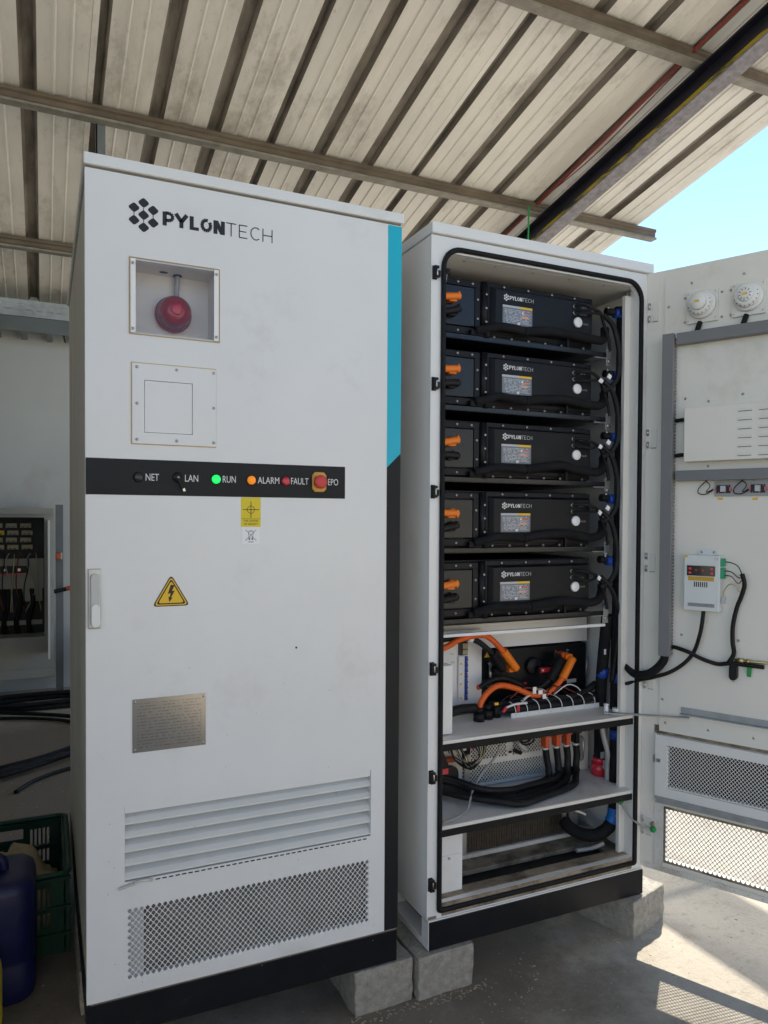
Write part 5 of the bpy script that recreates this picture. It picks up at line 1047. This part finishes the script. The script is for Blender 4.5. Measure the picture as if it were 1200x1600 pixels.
cable([(-1.2, 3.75, z+.018), (-.45, 3.72, z+.018), (-.05, 3.55, z+.018), (.18, 3.25, z+.018), (.12, 2.95, z+.018), (-.1, 2.72, z+.018), (-.5, 2.52, z+.018)], .012, 'rubber', FL[1], XYZ, 8, 'floor_cable')
cable([(.5, 2.85, z+.04), (.15, 2.72, z+.04), (-.12, 2.55, z+.04), (-.45, 2.38, z+.04), (-.9, 2.25, z+.04), (-1.5, 2.1, z+.022)], .021, 'rubber', FL[2], XYZ, 10, 'floor_cable')
cable([(.35, 2.62, z+.012), (.05, 2.48, z+.012), (-.12, 2.36, z+.012), (-.22, 2.2, z+.012)], .010, 'rubber', FL[3], XYZ, 8, 'floor_cable')
mb = MB(XYZ).use('rubber')
for k in range(5): mb.tube([(.26+.13*math.cos(a+k), 4.3+.12*math.sin(a+k), .05+.07*k+.02*math.sin(2*a)) for a in [q*math.pi/5 for q in range(10)]], .022, 8, 3, True)
for k in range(2): mb.tube([(-.05+.5*math.cos(a)-.1*k, 4.05+.16*math.sin(a), GZ+.02+.03*k) for a in [q*math.pi/6 for q in range(12)]], .017, 8, 3, True)
build(mb, 'floor_cable', label=FL[4], cat='cable')
# crate with a sack
cr = root('plastic_crate', (-.20, .90, GZ), 'dark green plastic crate with slotted sides beside the closed cabinet', 'crate')
cx0, cx1, cy0, cy1, ct0, ct1 = -.395, -.018, .655, 1.16, GZ, .128
P(XYZ, 'crate_green', lambda m: m.box(cx0+.02, cx1-.02, cy0+.02, cy1-.02, ct0, ct0+.008), 'bottom', cr)
def side(fr, L_):
    m = MB(fr).use('crate_green'); hl = []
    for k in range(5): hl += [(L_*.5-.0315+.014*k-.10, L_*.5-.0235+.014*k-.10, .09, .135), (L_*.5-.0315+.014*k+.10, L_*.5-.0235+.014*k+.10, .09, .135), (L_*.5+.10-.0315+.014*k, L_*.5+.10-.0235+.014*k, .155, .215)]
    hl += [(L_*.5-.055, L_*.5+.045, .185, .222)]
    m.sheet(0, L_, 0, .253, hl, -.004, 0)
    for zz in (.06, .145, .236): m.box(-.004, L_+.004, zz, zz+.010, 0, .010)
    return m
Wd, Ld = cx1-cx0, cy1-cy0
build(side(lambda u, w_, t: Vector((cx0+u, cy0-t, ct0+w_)), Wd), 'side_wall', None, cr)
build(side(lambda u, w_, t: Vector((cx0+u, cy1-.004-t, ct0+w_)), Wd), 'side_wall', None, cr)
build(side(lambda u, w_, t: Vector((cx0-t, cy1-u, ct0+w_)), Ld), 'side_wall', None, cr)
build(side(lambda u, w_, t: Vector((cx1-.012+t, cy0+u, ct0+w_)), Ld), 'side_wall', None, cr)
P(XYZ, 'crate_green', lambda m: m.tube([(a, b, ct1) for a, b in rrect(cx0, cx1, cy0, cy1, .03, 4)], .009, 8, 1, True), 'rim', cr)
mb = MB(XYZ).use('burlap'); rnd = random.Random(11); n1, n2 = 22, 14; vs_ = []; fs = []
from mathutils import noise as mnoise
for i in range(n1+1):
    for j in range(n2+1):
        u = i/n1; v_ = j/n2; x = cx0+.03+(Wd-.06)*u; y = cy0+.06+(Ld-.12)*v_
        hgt = .06+.185*math.sin(math.pi*u)**.5*math.sin(math.pi*v_)**.5
        hgt += .06*mnoise.noise(Vector((x*9, y*8, 2)))+.03*mnoise.noise(Vector((x*26, y*18, 5))); vs_.append((x+.02*mnoise.noise(Vector((x*20, y*20, 9))), y, ct0+max(.012, hgt)))
for i in range(n1):
    for j in range(n2): a = i*(n2+1)+j; fs.append((a, a+n2+1, a+n2+2, a+1))
mb.add(vs_, fs, True); build(mb, 'burlap_sack', label='crumpled brown burlap sack inside the green crate', cat='sack')
# canisters
def canister(x0_, x1_, y0_, y1_, h, m_, lab):
    cx_, cy_ = (x0_+x1_)/2, (y0_+y1_)/2; r_ = root('jerrycan', (cx_, cy_, GZ), lab, 'jerrycan')
    mb = MB(XYZ).use(m_); rings = []
    for f, zz in ((.90, 0), (.97, .012), (1, .04), (1, .30*h), (.985, .32*h), (.985, .36*h), (1, .38*h), (1, .80*h), (.985, .90*h), (.95, .955*h), (.87, .985*h), (.70, h)):
        hx, hy = (x1_-x0_)/2*f, (y1_-y0_)/2*f; rings.append([(cx_+a, cy_+b, GZ+zz) for a, b in rrect(-hx, hx, -hy, hy, .055*f, 5)])
    mb.loft(rings, True, True); build(mb, 'body', None, r_)
    P(XYZ, m_, lambda m: m.tube([(cx_-.07, cy_, GZ+h*.96), (cx_-.06, cy_, GZ+h+.035), (cx_, cy_, GZ+h+.045), (cx_+.05, cy_, GZ+h+.03), (cx_+.06, cy_, GZ+h*.96)], .014, 10), 'grip', r_)
    P(XYZ, 'black_plastic', lambda m: m.tube([(cx_-.09, cy_-.03, GZ+h*.95), (cx_-.09, cy_-.03, GZ+h+.02)], .026, 16, 1), 'cap', r_); return r_
canister(-.40, -.112, .43, .675, .345, 'can_blue', 'dusty dark blue plastic canister in front of the green crate')
canister(-.42, -.194, .22, .40, .20, 'can_yellow', 'yellow plastic canister cut off by the left edge of the picture')
# floor litter
mb = MB(XYZ).use('debris'); rnd = random.Random(5)
def chip(x, y, s):
    a = rnd.uniform(0, 6.28); c, s2 = math.cos(a), math.sin(a); l, w_, h = s*rnd.uniform(.6, 1.8), s*rnd.uniform(.3, .8), s*rnd.uniform(.15, .5)
    q = [(-l, -w_), (l, -w_*.6), (l*.8, w_), (-l*.7, w_*.9)]
    pts_ = [(x+p*c-r_*s2, y+p*s2+r_*c) for p, r_ in q]
    mb.add([(p, r_, GZ-.001) for p, r_ in pts_]+[(p, r_, GZ+h) for p, r_ in pts_], [(0, 1, 5, 4), (1, 2, 6, 5), (2, 3, 7, 6), (3, 0, 4, 7), (4, 5, 6, 7)])
for k in range(300):
    chip(rnd.uniform(-.4, 2.3), rnd.uniform(-.75, .35) if k % 3 else rnd.uniform(-.2, .05), rnd.choice((.0015, .002, .002, .003, .0045)))
for k in range(160): chip(rnd.gauss(1.12, .22), rnd.gauss(-.14, .12), rnd.choice((.0015, .002, .003)))
for k in range(120): chip(rnd.uniform(1.52, 1.80), .02+rnd.gauss(0, .02), rnd.choice((.002, .003, .004)))
for k in range(120): chip(rnd.uniform(.66, 1.1), -.03+rnd.gauss(0, .015), rnd.choice((.002, .003, .004)))
for k in range(160): chip(rnd.uniform(-.6, .1), rnd.uniform(.2, 2.6), rnd.choice((.002, .003, .005)))
build(mb, 'floor_litter', kind='stuff', label='small pale chips of litter scattered on the concrete floor', cat='litter')
